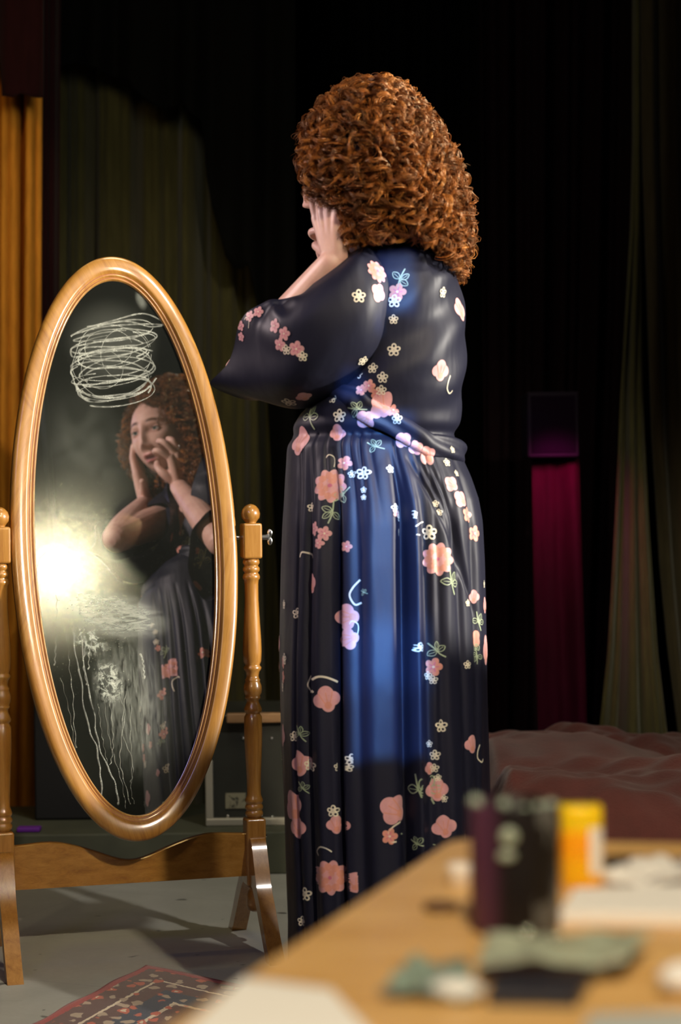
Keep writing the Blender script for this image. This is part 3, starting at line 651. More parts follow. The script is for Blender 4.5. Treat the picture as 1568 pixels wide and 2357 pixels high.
def tube_box():
    q = T2(1338, 2036); s = q[1]/FPX; w = 98*s; h = 183*s; r = w/2
    root = empty('pill_bottle', q, 'bright yellow orange upright container with a white label on its right side', 'bottle')
    m = bpy.data.materials.new('amber_plastic'); m.use_nodes = True; N = NT(m.node_tree); b = N.n['Principled BSDF']
    tc = N.new('ShaderNodeTexCoord').outputs['Object']; sx = N.new('ShaderNodeSeparateXYZ'); N.lk(tc, sx.inputs[0])
    N.lk(N.ramp(N.math('DIVIDE', sx.outputs[2], h), [(.0, (.85, .45, .005)), (.22, (.92, .50, .005)), (.5, (.95, .36, .003)), (.68, (.95, .40, .003)), (.74, (.98, .66, .005)), (1, (.98, .66, .005))]), b.inputs['Base Color'])
    b.inputs['Roughness'].default_value = .35; b.inputs['Subsurface Weight'].default_value = .3; b.inputs['Subsurface Radius'].default_value = (.02, .01, .002)
    def rr(x, k): return [(x*math.copysign(abs(math.cos(a))**k, math.cos(a)), x*math.copysign(abs(math.sin(a))**k, math.sin(a))) for a in np.linspace(0, 2*PI, 48, endpoint=False)]
    sec = rr(r, .55); lev = [(0, .95), (.002, 1), (h*.72, 1), (h*.73, .985), (h*.74, .985), (h*.75, 1.0), (h-.002, 1.0), (h, .96)]
    v = []; 
    for x, y in sec:
        for z, k in lev: v.append(q+V(x*k, y*k*.8, z))
    f = [tuple(a) for a in grid_faces(48, len(lev), True)]+[tuple(i*len(lev)+len(lev)-1 for i in range(48)), tuple(i*len(lev) for i in range(48))[::-1]]
    mesh('bottle_body', v, f, m, root)
    pts = [p for p in sec if p[0] > r*.20 and p[1] < r*.5]; ar = sorted([(math.atan2(y, x), x, y) for x, y in pts])
    v = []
    for _, x, y in ar:
        for z in (h*.16, h*.74): v.append(q+V(x*1.012, y*.8*1.012, z))
    for _, x, y in ar:
        for z in (h*.16, h*.74): v.append(q+V(x*1.002, y*.8*1.002, z))
    n = len(ar); f = [tuple(a) for a in grid_faces(n, 2)]+[tuple(a) for a in grid_faces(n, 2, off=2*n)]
    tag(mesh('label', v, f, W('white_label', (.82, .76, .68), rough=.6), root), 'white paper label')
tube_box()
# small white pot
q = T2(1058, 2036); s = q[1]/FPX; r = 27*s
v, f = lathe([(0, 0), (r*.9, 0), (r, .001), (r, .008), (r*1.04, .0085), (r*1.04, .0145), (r*.9, .0165), (0, .017)], 36)
o = mesh('cap', v+q, f, W('white_cap', (.86, .80, .74), rough=.4)); tag(o, 'small round white cap on the table, left of the dark cup', 'cap')
def sheet(name, quad, m, label, cat, th=.0008, curl=0, lift=0, rumple=0, seed=0, group=None, nu=40, nv=30, base=None):
    """quad: four table pixels, far-left, far-right, near-right, near-left"""
    c = [T2(*p) for p in quad]; rr = np.random.default_rng(seed); ph = rr.uniform(0, 6.28, 8); v = []
    for i in range(nu):
        a = i/(nu-1)
        for j in range(nv):
            b = j/(nv-1); p_ = (c[0]*(1-a)+c[1]*a)*(1-b)+(c[3]*(1-a)+c[2]*a)*b
            z = lift+curl*(math.sin(PI*a)**2*.5+.5*(2*a-1)**2*(1-b))+rumple*(1+.5*math.sin(9*a+ph[0]+3*b)+.35*math.sin(13*b+ph[1]-5*a)+.25*math.sin(23*a+ph[2]))
            v.append(p_+V(0, 0, z+th+.0006))
    o = mesh(name, v, grid_faces(nu, nv), m); md = o.modifiers.new('s', 'SOLIDIFY'); md.thickness = th; md.offset = -1
    return tag(o, label, cat, group)
paper = W('white_paper', (.84, .82, .78), rough=.7); paper2 = mat('inked_paper', (.80, .77, .72), .7)
def inked():
    m = paper2; N = NT(m.node_tree); b = N.n['Principled BSDF']; tc = N.new('ShaderNodeTexCoord').outputs['Object']
    N.lk(N.ramp(N.noise(tc, 42, 3, .6, 1.0), [(.38, (.16, .15, .17)), (.46, (.80, .77, .72))]), b.inputs['Base Color'])
inked()
sheet('paper_sheet', [(560, 2262), (760, 2288), (930, 2470), (330, 2470)], paper, 'blank white sheet of paper at the bottom edge of the picture', 'paper', th=.0015)
mb = MB()
def slab(name, quad, th, m, label, cat, bev=.001):
    c = [T2(*p) for p in quad]; v = [q+V(0, 0, .0004) for q in c]+[q+V(0, 0, th) for q in c]
    o = mesh(name, v, [(3, 2, 1, 0), (4, 5, 6, 7), (0, 1, 5, 4), (1, 2, 6, 5), (2, 3, 7, 6), (3, 0, 4, 7)], m, None, False)
    b = o.modifiers.new('b', 'BEVEL'); b.width = bev; b.segments = 2
    return tag(o, label, cat)
slab('paper_stack', [(1322, 2074), (1640, 2062), (1690, 2138), (1288, 2130)], .010, paper, 'thick white stack of paper in front of the yellow orange container', 'paper')
sheet('crumpled_paper', [(1420, 2004), (1640, 1990), (1680, 2058), (1400, 2052)], paper2, 'crumpled white paper with dark print at the right edge, behind the white stack', 'paper', th=.001, rumple=.006, seed=5)
slab('dark_pad', [(1392, 1988), (1452, 1984), (1462, 2004), (1398, 2008)], .006, M['black'], 'small dark flat object behind the crumpled paper', 'pad')
v, f = ellipsoid(T2(1412, 2034)+V(0, 0, .006), (.011, .010, .006), None, 24, 14); o = mesh('cotton_ball', v, f, W('cotton', (.82, .78, .70), rough=1, sheen=.5)); tag(o, 'small cream cotton ball right of the yellow orange container', 'cotton ball')
green = mat('pale_green_foil', (.40, .44, .33), .32, noise=(34, .35), coat=.3); teal = mat('teal_foil', (.22, .29, .24), .35, noise=(30, .5), coat=.3)
navy = mat('navy_shade', (.018, .018, .03), .35)
slab('shadow_slab', [(1135, 2262), (1370, 2256), (1330, 2322), (1120, 2318)], .008, navy, 'dark navy slab for the shadow under the pale green strip', 'case', .002)  # flat dark slab put in as the shadow below the wrapper
sheet('green_wrapper', [(1122, 2210), (1500, 2196), (1440, 2268), (1095, 2275)], green, 'pale green crinkled wrapper lying across the dark slab, with two bright glints', 'wrapper', th=.0012, curl=.004, lift=.0085, rumple=.003, seed=2)
sheet('green_wrapper', [(945, 2232), (1075, 2236), (1100, 2316), (872, 2304)], teal, 'dark teal and white crinkled wrapper left of the dark slab', 'wrapper', th=.0012, rumple=.004, seed=3)
v, f = ellipsoid(T2(1052, 2300)+V(0, 0, .006), (.017, .013, .006), Matrix.Rotation(.5, 3, 'Z'), 28, 14); o = mesh('cotton_pad', v, f, W('pad_white', (.75, .74, .72), rough=.8)); tag(o, 'soft white pad at the right end of the teal wrapper', 'pad')
for i, (px, py) in enumerate(((1214, 2222), (1280, 2232))):  # small metal balls put in as the wrapper's two highlights
    v, f = ellipsoid(T2(px, py)+V(0, 0, .021), (.0035, .0035, .003), None, 18, 12); o = mesh('bead', v, f, W('glint_metal', (.85, .85, .7), rough=.05, metal=.8)); tag(o, ['left glint on the pale green wrapper, shaped as a small ball', 'right glint on the pale green wrapper, shaped as a small ball'][i], 'bead', 'glints on the green wrapper')
v, f = ellipsoid(T2(1590, 2290)+V(0, 0, .010), (.020, .016, .010), None, 28, 14); o = mesh('cotton_ball', v, f, W('cotton2', (.80, .78, .76), rough=1)); tag(o, 'white cotton ball cut by the right edge, nearer than the papers', 'cotton ball')
sheet('paper_sheet', [(1360, 2341), (1640, 2330), (1700, 2440), (1300, 2450)], W('grey_paper', (.42, .44, .42), rough=.7), 'pale grey sheet in the bottom right corner', 'paper')
v, f = lathe([(0, 0), (.012, 0), (.013, .001), (.013, .0045), (.012, .005), (0, .005)], 30); o = mesh('coin', v+T2(1015, 2095), f, W('brown_disc', (.10, .045, .02), rough=.5)); tag(o, 'small flat dark brown disc on the table left of the cup', 'disc')
# ------------------------------------------------------------------ the woman
HC = V(.026, 3.705, 1.590)                                  # centre of the head at eye level
th_f = math.radians(58); pit = math.radians(11); rl = math.radians(3)
F = V(-math.sin(th_f)*math.cos(pit), math.cos(th_f)*math.cos(pit), -math.sin(pit))
Lh = V(-math.cos(th_f), -math.sin(th_f), 0); Uh = np.cross(Lh, F)
Uh = -Uh if Uh[2] < 0 else Uh
Lh, Uh = Lh*math.cos(rl)+Uh*math.sin(rl), Uh*math.cos(rl)-Lh*math.sin(rl)
def HL(l, f, u): return HC+Lh*l+F*f+Uh*u
tb = math.radians(62); FB = V(-math.sin(tb), math.cos(tb), 0); LB = V(-math.cos(tb), -math.sin(tb), 0)
SC = V(.118, 3.76, 1.375)                                   # between the shoulders

def head_mesh():
    nu, nv = 320, 230; th = np.linspace(0, 2*PI, nu, endpoint=False); ph = np.linspace(.012, PI-.012, nv)
    TH, PH = np.meshgrid(th, ph, indexing='ij')
    x = np.sin(PH)*np.sin(TH); y = np.sin(PH)*np.cos(TH); z = np.cos(PH)     # x: left, y: front, z: up
    l = x*.074; f = y*.094; u = z*.112
    u = np.where(u < 0, u*1.02, u)
    # taper of the jaw and flattening of the face
    k = np.clip(-u/.112, 0, 1); l = l*(1-.31*k**1.6*(y > -.9)); f = np.where(y > 0, f*(1-.10*k**2), f*(1-.45*k**1.3))
    front = np.clip(y*1.6, 0, 1)
    f = f + front*.010*k
    def G2(l0, u0, sl, su, A): return A*np.exp(-((l-l0)/sl)**2-((u-u0)/su)**2)
    d = np.zeros_like(f)
    d += G2(0, .012, .0085, .016, .0045)+G2(0, -.010, .0085, .016, .0095)+G2(0, -.028, .0095, .014, .0125)+G2(0, -.043, .0100, .0090, .0185)
    d += G2(.0125, -.047, .0065, .0065, .0085)+G2(-.0125, -.047, .0065, .0065, .0085)
    for s in (1, -1):
        d += G2(s*.031, -.001, .016, .0105, -.0105)+G2(s*.030, .019, .018, .0075, .0035)+G2(s*.043, -.034, .017, .018, .0045)
        d += G2(s*.016, -.002, .006, .010, -.004)
        d += G2(s*.024, -.060, .006, .012, -.0022)
    d += G2(0, -.073, .026, .020, .0060)
    d += G2(0, -.0625, .0050, .0050, -.0020)
    d += G2(-.006, -.0665, .0095, .0033, .0030)+G2(.006, -.0665, .0095, .0033, .0030)
    d += G2(0, -.0835, .0130, .0042, .0052)
    d += G2(0, -.0745, .0140, .0036, -.0130)                 # parted lips
    d += G2(0, -.092, .014, .005, -.0030)+G2(0, -.104, .018, .013, .0100)
    d += G2(0, .060, .050, .035, .0030)
    f = f + d*front
    v = HC+l[..., None]*Lh+f[..., None]*F+u[..., None]*Uh
    loc = np.stack([l, f, u], -1).reshape(-1, 3)
    v = v.reshape(-1, 3); fc = [tuple(q) for q in grid_faces(nu, nv, True)]
    fc.append(tuple(i*nv for i in range(nu))[::-1]); fc.append(tuple(i*nv+nv-1 for i in range(nu)))
    return v, fc
def person():
    mbb = MB(); add = lambda vf: mbb.add(*vf)
    add(head_mesh())
    for s in (1, -1):                                       # ears
        add(ellipsoid(HL(s*.074, -.012, -.012), (.006, .016, .028), [Lh, F, Uh], 20, 14))
    neck0 = HL(0, -.018, -.075); neck1 = V(.105, 3.76, 1.40)
    add(capsule([HL(0, -.02, -.03), neck0, (neck0+neck1)/2+V(.004, 0, 0), neck1], [.050, .050, .049, .056]))
    shL = SC+LB*.110; shR = SC-LB*.115
    elL = P(562, 860, 3.80); wrL = HL(.064, .030, -.181)
    elR = V(.035, 3.965, 1.165); wrR = HL(-.078, .082, -.176)
    # trunk
    for c_, ax in ((SC+V(0, 0, -.06), (.138, .086, .10)), (SC+V(0, 0, -.17)+FB*.01, (.122, .082, .13)), (V(.10, 3.76, 1.06), (.125, .085, .13)), (V(.10, 3.76, .92), (.155, .105, .14))):
        add(ellipsoid(c_, ax, [LB, FB, V(0, 0, 1)], 40, 26))
    for s in (1, -1): add(ellipsoid(SC+LB*s*.062+FB*.052+V(0, 0, -.135), (.052, .045, .058), [LB, FB, V(0, 0, 1)]))
    add(capsule([shL, SC+V(0, 0, .025), shR], [.045, .058, .045]))
    add(capsule([shL+V(0, 0, -.005), shL*.5+elL*.5, elL], [.046, .044, .038])); add(capsule([elL, elL*.65+wrL*.35+V(0, 0, .0), wrL], [.0375, .0400, .0245]))
    add(capsule([shR+V(0, 0, -.005), shR*.5+elR*.5, elR], [.046, .044, .038])); add(capsule([elR, elR*.65+wrR*.35, wrR], [.0375, .0390, .0245]))
    for s in (1, -1):
        h = V(.10, 3.76, .88)+LB*s*.085
        kn = V(.10, 3.76, .47)+LB*s*.09+FB*.02; an = V(.10, 3.76, .100)+LB*s*.09
        add(capsule([h, h*.5+kn*.5, kn, kn*.62+an*.38, an, an-V(0, 0, .045)], [.088, .078, .055, .054, .034, .032]))
        add(capsule([an-FB*.035+V(0, 0, -.045), an+FB*.06+V(0, 0, -.045), an+FB*.14+V(0, 0, -.055)], [.028, .027, .018]))
        for k in range(5):
            b = an+FB*.135+LB*s*(.028-.014*k)*-1+V(0, 0, -.058); add(capsule([b, b+FB*(.040-.005*k)], [.010-.0008*k, .009-.0008*k], 12, 4))
    HS = lambda l, f, u: HL(l, f-(.013 if l > 0 else 0), u-.016)
    # left hand flat on the cheek
    def finger(pts, r): add(capsule(pts, r, 14, 6))
    def chain(fn, base, pts, r0, r1): finger([fn(*base)]+[fn(*p) for p in pts], list(np.linspace(r0, r1, len(pts)+1)))
    kn = [(.068, .058, -.080), (.073, .041, -.074), (.076, .024, -.076), (.077, .008, -.084)]
    pip = [(.0715, .059, -.042), (.077, .041, -.032), (.080, .022, -.036), (.080, .004, -.049)]
    tip = [(.065, .058, -.004), (.071, .040, .010), (.075, .019, .006), (.076, .000, -.015)]
    dip = [tuple((np.array(a)*.45+np.array(b)*.55)+np.array((.0012, .0, 0))) for a, b in zip(pip, tip)]
    for k in range(4):
        chain(HS, (.064, .036+.006*(1.5-k), -.158), [tuple(np.array(kn[k])*.5+np.array((.066, .038+.004*(1.5-k), -.155))*.5), kn[k]], .016, .0115)
        chain(HS, kn[k], [pip[k], dip[k], tip[k]], .0100-.0006*(k == 3)*2, .0070)
    finger([HS(.058, .046, -.150), HS(.048, .064, -.136), HS(.040, .078, -.126), HS(.034, .090, -.116)], [.016, .0125, .0100, .0085])
    # right hand curled by the mouth
    kn = [(-.083, .112, -.085), (-.095, .098, -.076), (-.102, .080, -.076), (-.104, .062, -.083)]
    pip = [(-.066, .136, -.066), (-.082, .128, -.046), (-.100, .112, -.044), (-.108, .090, -.054)]
    tip = [(-.042, .112, -.064), (-.052, .106, -.034), (-.074, .088, -.030), (-.084, .068, -.046)]
    for k in range(4):
        dp = np.array(pip[k])*.45+np.array(tip[k])*.55+np.array((.002, .010, .004))
        chain(HS, (-.078, .080-.005*(k-1.5), -.155), [tuple(np.array(kn[k])*.5+np.array((-.082, .084-.004*(k-1.5), -.150))*.5), kn[k]], .016, .0115)
        chain(HS, kn[k], [pip[k], tuple(dp), tip[k]], .0094, .0068)
    finger([HS(-.074, .086, -.145), HS(-.058, .112, -.125), HS(-.044, .116, -.104), HS(-.038, .108, -.088)], [.0155, .0125, .0100, .0086])
    ringc = HS(*(np.array(kn[2])*.45+np.array(pip[2])*.55)); ringd = HS(*pip[2])-HS(*kn[2])
    # one continuous skin: union by voxel remesh, lightly smoothed
    raw = mesh('raw_body', np.vstack(mbb.v), mbb.f, [bpy.data.materials.new('tmp')])
    md = raw.modifiers.new('r', 'REMESH'); md.mode = 'VOXEL'; md.voxel_size = .0021; md.adaptivity = 0
    sm = raw.modifiers.new('s', 'SMOOTH'); sm.factor = .5; sm.iterations = 3
    dg = bpy.context.evaluated_depsgraph_get(); ev = raw.evaluated_get(dg); me = bpy.data.meshes.new_from_object(ev)
    bpy.data.objects.remove(raw)
    body = bpy.data.objects.new('person', me); col.objects.link(body)
    n = len(me.vertices); co = np.zeros(n*3, 'f'); me.vertices.foreach_get('co', co); co = co.reshape(-1, 3).astype(float)
    rel = co-HC; l = rel@Lh; f = rel@F; u = rel@Uh
    # tints that belong to the skin: lips, brows, lash line
    lips = np.exp(-(l/.020)**4-((u+.0755)/.0125)**4)*(f > .07); lips *= 1-.75*np.exp(-(l/.012)**4-((u+.0745)/.0030)**2)*0
    inn = np.exp(-(l/.015)**4-((u+.0745)/.0042)**4)*(f > .06)
    brow = np.zeros(n); lash = np.zeros(n)
    for s in (1, -1):
        a = s*l-.031; yb = .0215+.004*np.cos(a/.020*1.4)-.10*np.clip(a, 0, 1)
        brow = np.maximum(brow, np.exp(-(a/.020)**6-((u-yb)/.0050)**4)*(f > .04))
        lash = np.maximum(lash, np.exp(-(a/.018)**4-((u-.0)/.0100)**4)*(f > .04))
    att = me.color_attributes.new('tint', 'FLOAT_COLOR', 'POINT')
    c4 = np.stack([lips, inn, brow, lash], -1).astype('f'); att.data.foreach_set('color', c4.ravel())
    m = bpy.data.materials.new('skin'); m.use_nodes = True; N = NT(m.node_tree); b = N.n['Principled BSDF']
    at = N.new('ShaderNodeAttribute', attribute_name='tint'); sp = N.new('ShaderNodeSeparateColor'); N.lk(at.outputs['Color'], sp.inputs[0])
    tc = N.new('ShaderNodeTexCoord').outputs['Object']
    base = N.ramp(N.noise(tc, 28, 4, .6), [(.3, (.60, .35, .27)), (.7, (.72, .46, .36))])
    base = N.mix(N.math('MULTIPLY', at.outputs['Alpha'], .45), base, (.22, .09, .07))
    base = N.mix(sp.outputs[0], base, (.50, .14, .13)); base = N.mix(sp.outputs[1], base, (.10, .02, .02)); base = N.mix(sp.outputs[2], base, (.09, .035, .016))
    N.lk(base, b.inputs['Base Color']); b.inputs['Roughness'].default_value = .48
    b.inputs['Subsurface Weight'].default_value = .12; b.inputs['Subsurface Radius'].default_value = (.010, .004, .002)
    me.materials.clear(); me.materials.append(m); me.polygons.foreach_set('use_smooth', np.ones(len(me.polygons), bool))
    tag(body, 'woman with curly red hair in a dark floral robe, hands to her cheeks', 'person')
    # eyes
    em = bpy.data.materials.new('eye'); em.use_nodes = True; N = NT(em.node_tree); b = N.n['Principled BSDF']
    t_ = N.new('ShaderNodeTexCoord').outputs['UV']; s_ = N.new('ShaderNodeSeparateXYZ'); N.lk(t_, s_.inputs[0])
    N.lk(N.ramp(s_.outputs[0], [(0, (.004, .004, .004)), (.17, (.004, .004, .004)), (.19, (.07, .10, .09)), (.42, (.10, .13, .11)), (.46, (.02, .02, .02)), (.50, (.55, .50, .46))]), b.inputs['Base Color']); b.inputs['Roughness'].default_value = .08
    for s in (1, -1):
        c_ = HL(s*.0305, .0700, .0005); ax = F*.985+V(0, 0, .05)-Uh*.03; ax /= np.linalg.norm(ax)
        a1 = np.cross(ax, Uh); a1 /= np.linalg.norm(a1); a2 = np.cross(a1, ax)
        nu, nv = 28, 24; vv = []; uu = []
        for i in range(nu):
            for j in range(nv):
                p_ = (j+.3)/(nv-1)*PI*.95; r_ = .0125; q_ = 2*PI*i/nu
                vv.append(c_+ax*r_*math.cos(p_)+(a1*math.cos(q_)+a2*math.sin(q_))*r_*math.sin(p_)); uu.append((p_/1.0, 0))
        mesh('eye', vv, grid_faces(nu, nv, True), em, body, True, None, np.array(uu))
        # upper lid and lashes, lower lid
        for up, o0, nm in ((1, .30, 'upper_lid'), (-1, .62, 'lower_lid')):
            nu, nv = 26, 10; vv = []
            for i in range(nu):
                az = (i/(nu-1)-.5)*2.3
                for j in range(nv):
                    el0 = (.28*math.cos(az*1.25) if up > 0 else .38*math.cos(az*1.25))
                    e_ = el0+(1.35-el0)*j/(nv-1); e_ *= up; r_ = .0134
                    vv.append(c_+(ax*math.cos(az)*math.cos(e_)+a1*math.sin(az)*math.cos(e_)+Uh*math.sin(e_))*r_)
            lid = mesh(nm, vv, grid_faces(nu, nv), m, body, True); sd = lid.modifiers.new('s', 'SOLIDIFY'); sd.thickness = .0008
        lv = MB(); pts = [c_+(ax*math.cos(az)*math.cos(.27*math.cos(az*1.25))+a1*math.sin(az)+Uh*math.sin(.28*math.cos(az*1.25)))*.0144 for az in np.linspace(-1.05, 1.05, 18)]
        lv.add(*tube(pts, .0010, 6)); lv.build('eyelash', mat('lash', (.015, .008, .006), .6), body, True)
    v, f_ = [], []
    d_ = ringd/np.linalg.norm(ringd); a1 = np.cross(d_, Uh); a1 /= np.linalg.norm(a1); a2 = np.cross(d_, a1)
    ringp = [ringc+(a1*math.cos(t)+a2*math.sin(t))*.0106 for t in np.linspace(0, 2*PI, 30)]
    rg = MB(); rg.add(*tube(ringp, .0014, 8, False)); rg.add(*ellipsoid(ringc+(F*.5-Lh*.8)/1.0*.0125, (.004, .004, .004), None, 12, 8)); tag(rg.build('ring', M['metal'], body, True), 'silver ring')
    return body
BODY = person()

# ------------------------------------------------------------------ robe
def satin():
    m = bpy.data.materials.new('navy_satin'); m.use_nodes = True; N = NT(m.node_tree); b = N.n['Principled BSDF']
    tc = N.new('ShaderNodeTexCoord').outputs['Object']
    f = N.noise(tc, 9, 3, .55, .3, (1.3, 1.3, .45)); g = N.noise(tc, 700, 2, .5)
    b.inputs['Base Color'].default_value = (.0078, .0082, .0185, 1); b.inputs['Roughness'].default_value = .50
    b.inputs['Sheen Weight'].default_value = .0; b.inputs['Sheen Roughness'].default_value = .35; b.inputs['Sheen Tint'].default_value = (.5, .5, .8, 1)
    b.inputs['Specular IOR Level'].default_value = .24
    N.lk(N.bump(N.math('ADD', f, N.math('MULTIPLY', g, .02)), .22, .02), b.inputs['Normal'])
    return m
PR = {k: mat('print_'+k, c, .5, sheen=.15, noise=(60, .10)) for k, c in dict(cream=(.62, .56, .42), pink=(.52, .25, .25), coral=(.52, .21, .15), magenta=(.45, .10, .18), green=(.30, .36, .22), white=(.66, .62, .55), dark=(.015, .013, .02)).items()}
RM = [satin()]+[PR[k] for k in ('cream', 'pink', 'coral', 'magenta', 'green', 'white', 'dark')]
IX = dict(satin=0, cream=1, pink=2, coral=3, magenta=4, green=5, white=6, dark=7)
RB = MB()
rows = [(530, 842, 962, 3.775, .070), (545, 832, 985, 3.775, .080), (572, 806, 1010, 3.775, .118), (600, 790, 1036, 3.775, .148), (650, 780, 1056, 3.78, .168), (700, 776, 1066, 3.78, .168), (760, 772, 1073, 3.77, .160), (850, 770, 1070, 3.76, .150),
        (900, 745, 1066, 3.765, .152), (950, 690, 1061, 3.77, .150), (1000, 664, 1056, 3.77, .148), (1030, 661, 1056, 3.77, .150), (1060, 660, 1066, 3.77, .156), (1100, 658, 1084, 3.77, .166), (1150, 656, 1101, 3.77, .176), (1200, 653, 1110, 3.77, .184),
        (1300, 650, 1115, 3.77, .190), (1500, 646, 1121, 3.77, .198), (1700, 647, 1125, 3.77, .204), (1900, 654, 1128, 3.77, .208), (2100, 662, 1131, 3.77, .212), (2310, 660, 1140, 3.77, .222)]
def body_tube():
    r = np.array(rows, float); nv, nu = 420, 900
    ys = np.concatenate([np.linspace(530, 1150, 190), np.linspace(1155, 2310, nv-190)])
    def ci(c):                                               # smooth interpolation
        v = np.interp(ys, r[:, 0], r[:, c]); 
        for _ in range(6): v[1:-1] = (v[:-2]+v[1:-1]*2+v[2:])/4
        return v
    L, R, Y, D = ci(1), ci(2), ci(3), ci(4)
    cx_ = np.zeros(nv); wx = np.zeros(nv); Z = np.zeros(nv)
    for j in range(nv):
        a = P(L[j], ys[j], Y[j]); b = P(R[j], ys[j], Y[j]); cx_[j] = (a[0]+b[0])/2; wx[j] = (b[0]-a[0])/2; Z[j] = (a[2]+b[2])/2
    ph = np.linspace(0, 2*PI, nu, endpoint=False)
    PHI, ZZ = np.meshgrid(ph, np.arange(nv), indexing='ij')
    ang = lambda px: -math.acos(max(-1, min(1, (px-887)/238)))          # camera-side angle for a skirt column
    y = ys[ZZ]; lower = np.clip((y-1030)/260, 0, 1)**.8; gather = np.exp(-((y-1060)/110)**2)
    disp = np.zeros_like(PHI)
    def dphi(a): return (PHI-a+PI) % (2*PI)-PI
    drift = lambda a, k: a+k*(y-1000)/1300
    for px, w, A, k in ((690, .035, .007, .0), (722, .05, .012, -.03), (790, .035, .022, .02), (838, .06, .006, .03), (917, .045, .026, .0), (962, .05, .008, .05), (988, .04, .004, .08), (1040, .05, .006, .12), (1085, .05, .006, .0)):
        disp -= A*lower*np.exp(-(dphi(drift(ang(px), k))/w)**2)
    for px, w, A in ((755, .07, .008), (865, .10, .008), (945, .04, .008), (1015, .08, .005)):
        disp += A*lower*np.exp(-(dphi(ang(px))/w)**2)
    rr = np.random.default_rng(3)
    for k in range(16):                                      # folds on the side facing the mirror
        a = .15+k*.185+rr.uniform(-.05, .05); disp -= rr.uniform(.005, .016)*lower*np.exp(-(dphi(drift(a, rr.uniform(-.1, .1)))/rr.uniform(.03, .06))**2)
    disp += .0018*lower*np.sin(7*PHI+2*np.sin(y/260))+.0008*lower*np.sin(19*PHI+y/300)
    # gathers fanning out under the sash
    for px, A in ((700, .002), (735, .003), (770, .0025), (805, .004), (830, .003), (858, .0035), (884, .003), (935, .003), (975, .003), (1005, .003), (1030, .002)):
        disp -= A*gather*np.exp(-(dphi(ang(px)+.02*math.sin(px))/.022)**2)*(y > 1000)
    # pull folds on the hip running down and right from the knot
    hip = np.clip((y-1050)/50, 0, 1)*np.clip((1420-y)/220, 0, 1)
    for a0, sl in ((980, .75), (1005, .55), (955, .95)):
        aa = np.vectorize(lambda q: ang(q))(np.clip(a0+(ys-1050)*.40*sl, 600, 1120))[ZZ]
        disp -= .007*hip*np.exp(-(dphi(aa)/.04)**2)
    up = np.clip((1000-y)/80, 0, 1)*np.clip((y-600)/60, 0, 1)           # soft creases of the bodice
    disp += up*(.0035*np.sin(y/34+3*np.cos(PHI))*np.exp(-(dphi(ang(960))/.8)**2)+.003*np.sin(y/21+5*PHI))
    disp -= .009*np.exp(-((y-1002-(1060-(887+238*np.cos(PHI)))*.0)/16)**2)*(np.sin(PHI) < .3)
    ct, st = np.cos(PHI), np.sin(PHI); e = .86
    X = cx_[ZZ]+(wx[ZZ]+disp)*np.sign(ct)*np.abs(ct)**e; Yy = Y[ZZ]+(D[ZZ]+disp*1.0)*np.sign(st)*np.abs(st)**e
    Zz = Z[ZZ]
    # rounded shoulders: top rows drawn to the neck
    v = np.stack([X, Yy, Zz], -1).reshape(-1, 3)
    f = grid_faces(nu, nv, True)
    # front opening: a V from the neck down, on the side facing the mirror
    cen = v[f].mean(1); rel = cen-V(.105, 3.76, 0); ra = np.arctan2(rel@LB, rel@FB)
    half = np.interp(cen[:, 2], [1.24, 1.30, 1.50], [0, .30, .80]); keep = ~((cen[:, 2] > 1.24) & (np.abs(ra) < half))
    return v, f[keep]
bv, bf = body_tube()
def loft(loops, n=150, m=110, wr=None):
    """loops: list of closed loops (k,3) with matching points; quadratic blend along the sleeve"""
    L = []
    for lp in loops:
        lp = np.array(lp); k = len(lp); s = np.linspace(0, k, n, endpoint=False); out = []
        for x in s:
            i = int(x) % k; u = x-int(x); p0, p1, p2, p3 = lp[i-1], lp[i], lp[(i+1) % k], lp[(i+2) % k]
            out.append(.5*((2*p1)+(-p0+p2)*u+(2*p0-5*p1+4*p2-p3)*u*u+(-p0+3*p1-3*p2+p3)*u**3))
        L.append(np.array(out))
    L = np.array(L); v = np.zeros((n, m, 3)); k = len(L)
    for j, s in enumerate(np.linspace(0, k-1, m)):
        i = min(int(s), k-2); u = s-i; p0, p1, p2, p3 = L[max(i-1, 0)], L[i], L[i+1], L[min(i+2, k-1)]
        v[:, j] = .5*((2*p1)+(-p0+p2)*u+(2*p0-5*p1+4*p2-p3)*u*u+(-p0+3*p1-3*p2+p3)*u**3)
    if wr is not None:
        a, s = np.meshgrid(np.linspace(0, 2*PI, n, endpoint=False), np.linspace(0, 1, m), indexing='ij')
        c = v.mean(0, keepdims=True); d = v-c; d /= np.linalg.norm(d, axis=2, keepdims=True)+1e-9
        v += d*wr(a, s)[..., None]
    return v.reshape(-1, 3), grid_faces(n, m, True)
A0_ = [P(905, 548, 3.74), P(890, 565, 3.68), P(905, 640, 3.63), P(910, 740, 3.64), P(895, 820, 3.67), P(870, 880, 3.70), P(900, 840, 3.72), P(915, 720, 3.73), P(915, 620, 3.73)]
A_ = [P(858, 556, 3.72), P(832, 582, 3.61), P(838, 655, 3.570), P(840, 740, 3.57), P(832, 820, 3.60), P(815, 893, 3.67), P(850, 850, 3.70), P(875, 720, 3.73), P(872, 620, 3.725)]
M_ = [P(800, 590, 3.69), P(768, 625, 3.595), P(738, 710, 3.565), P(722, 800, 3.575), P(722, 875, 3.605), P(742, 915, 3.67), P(768, 900, 3.73), P(792, 800, 3.77), P(806, 670, 3.755)]
C_ = [P(752, 642, 3.70), P(700, 678, 3.61), P(655, 735, 3.60), P(636, 810, 3.61), P(632, 890, 3.64), P(654, 943, 3.70), P(700, 922, 3.77), P(745, 860, 3.82), P(765, 720, 3.79)]
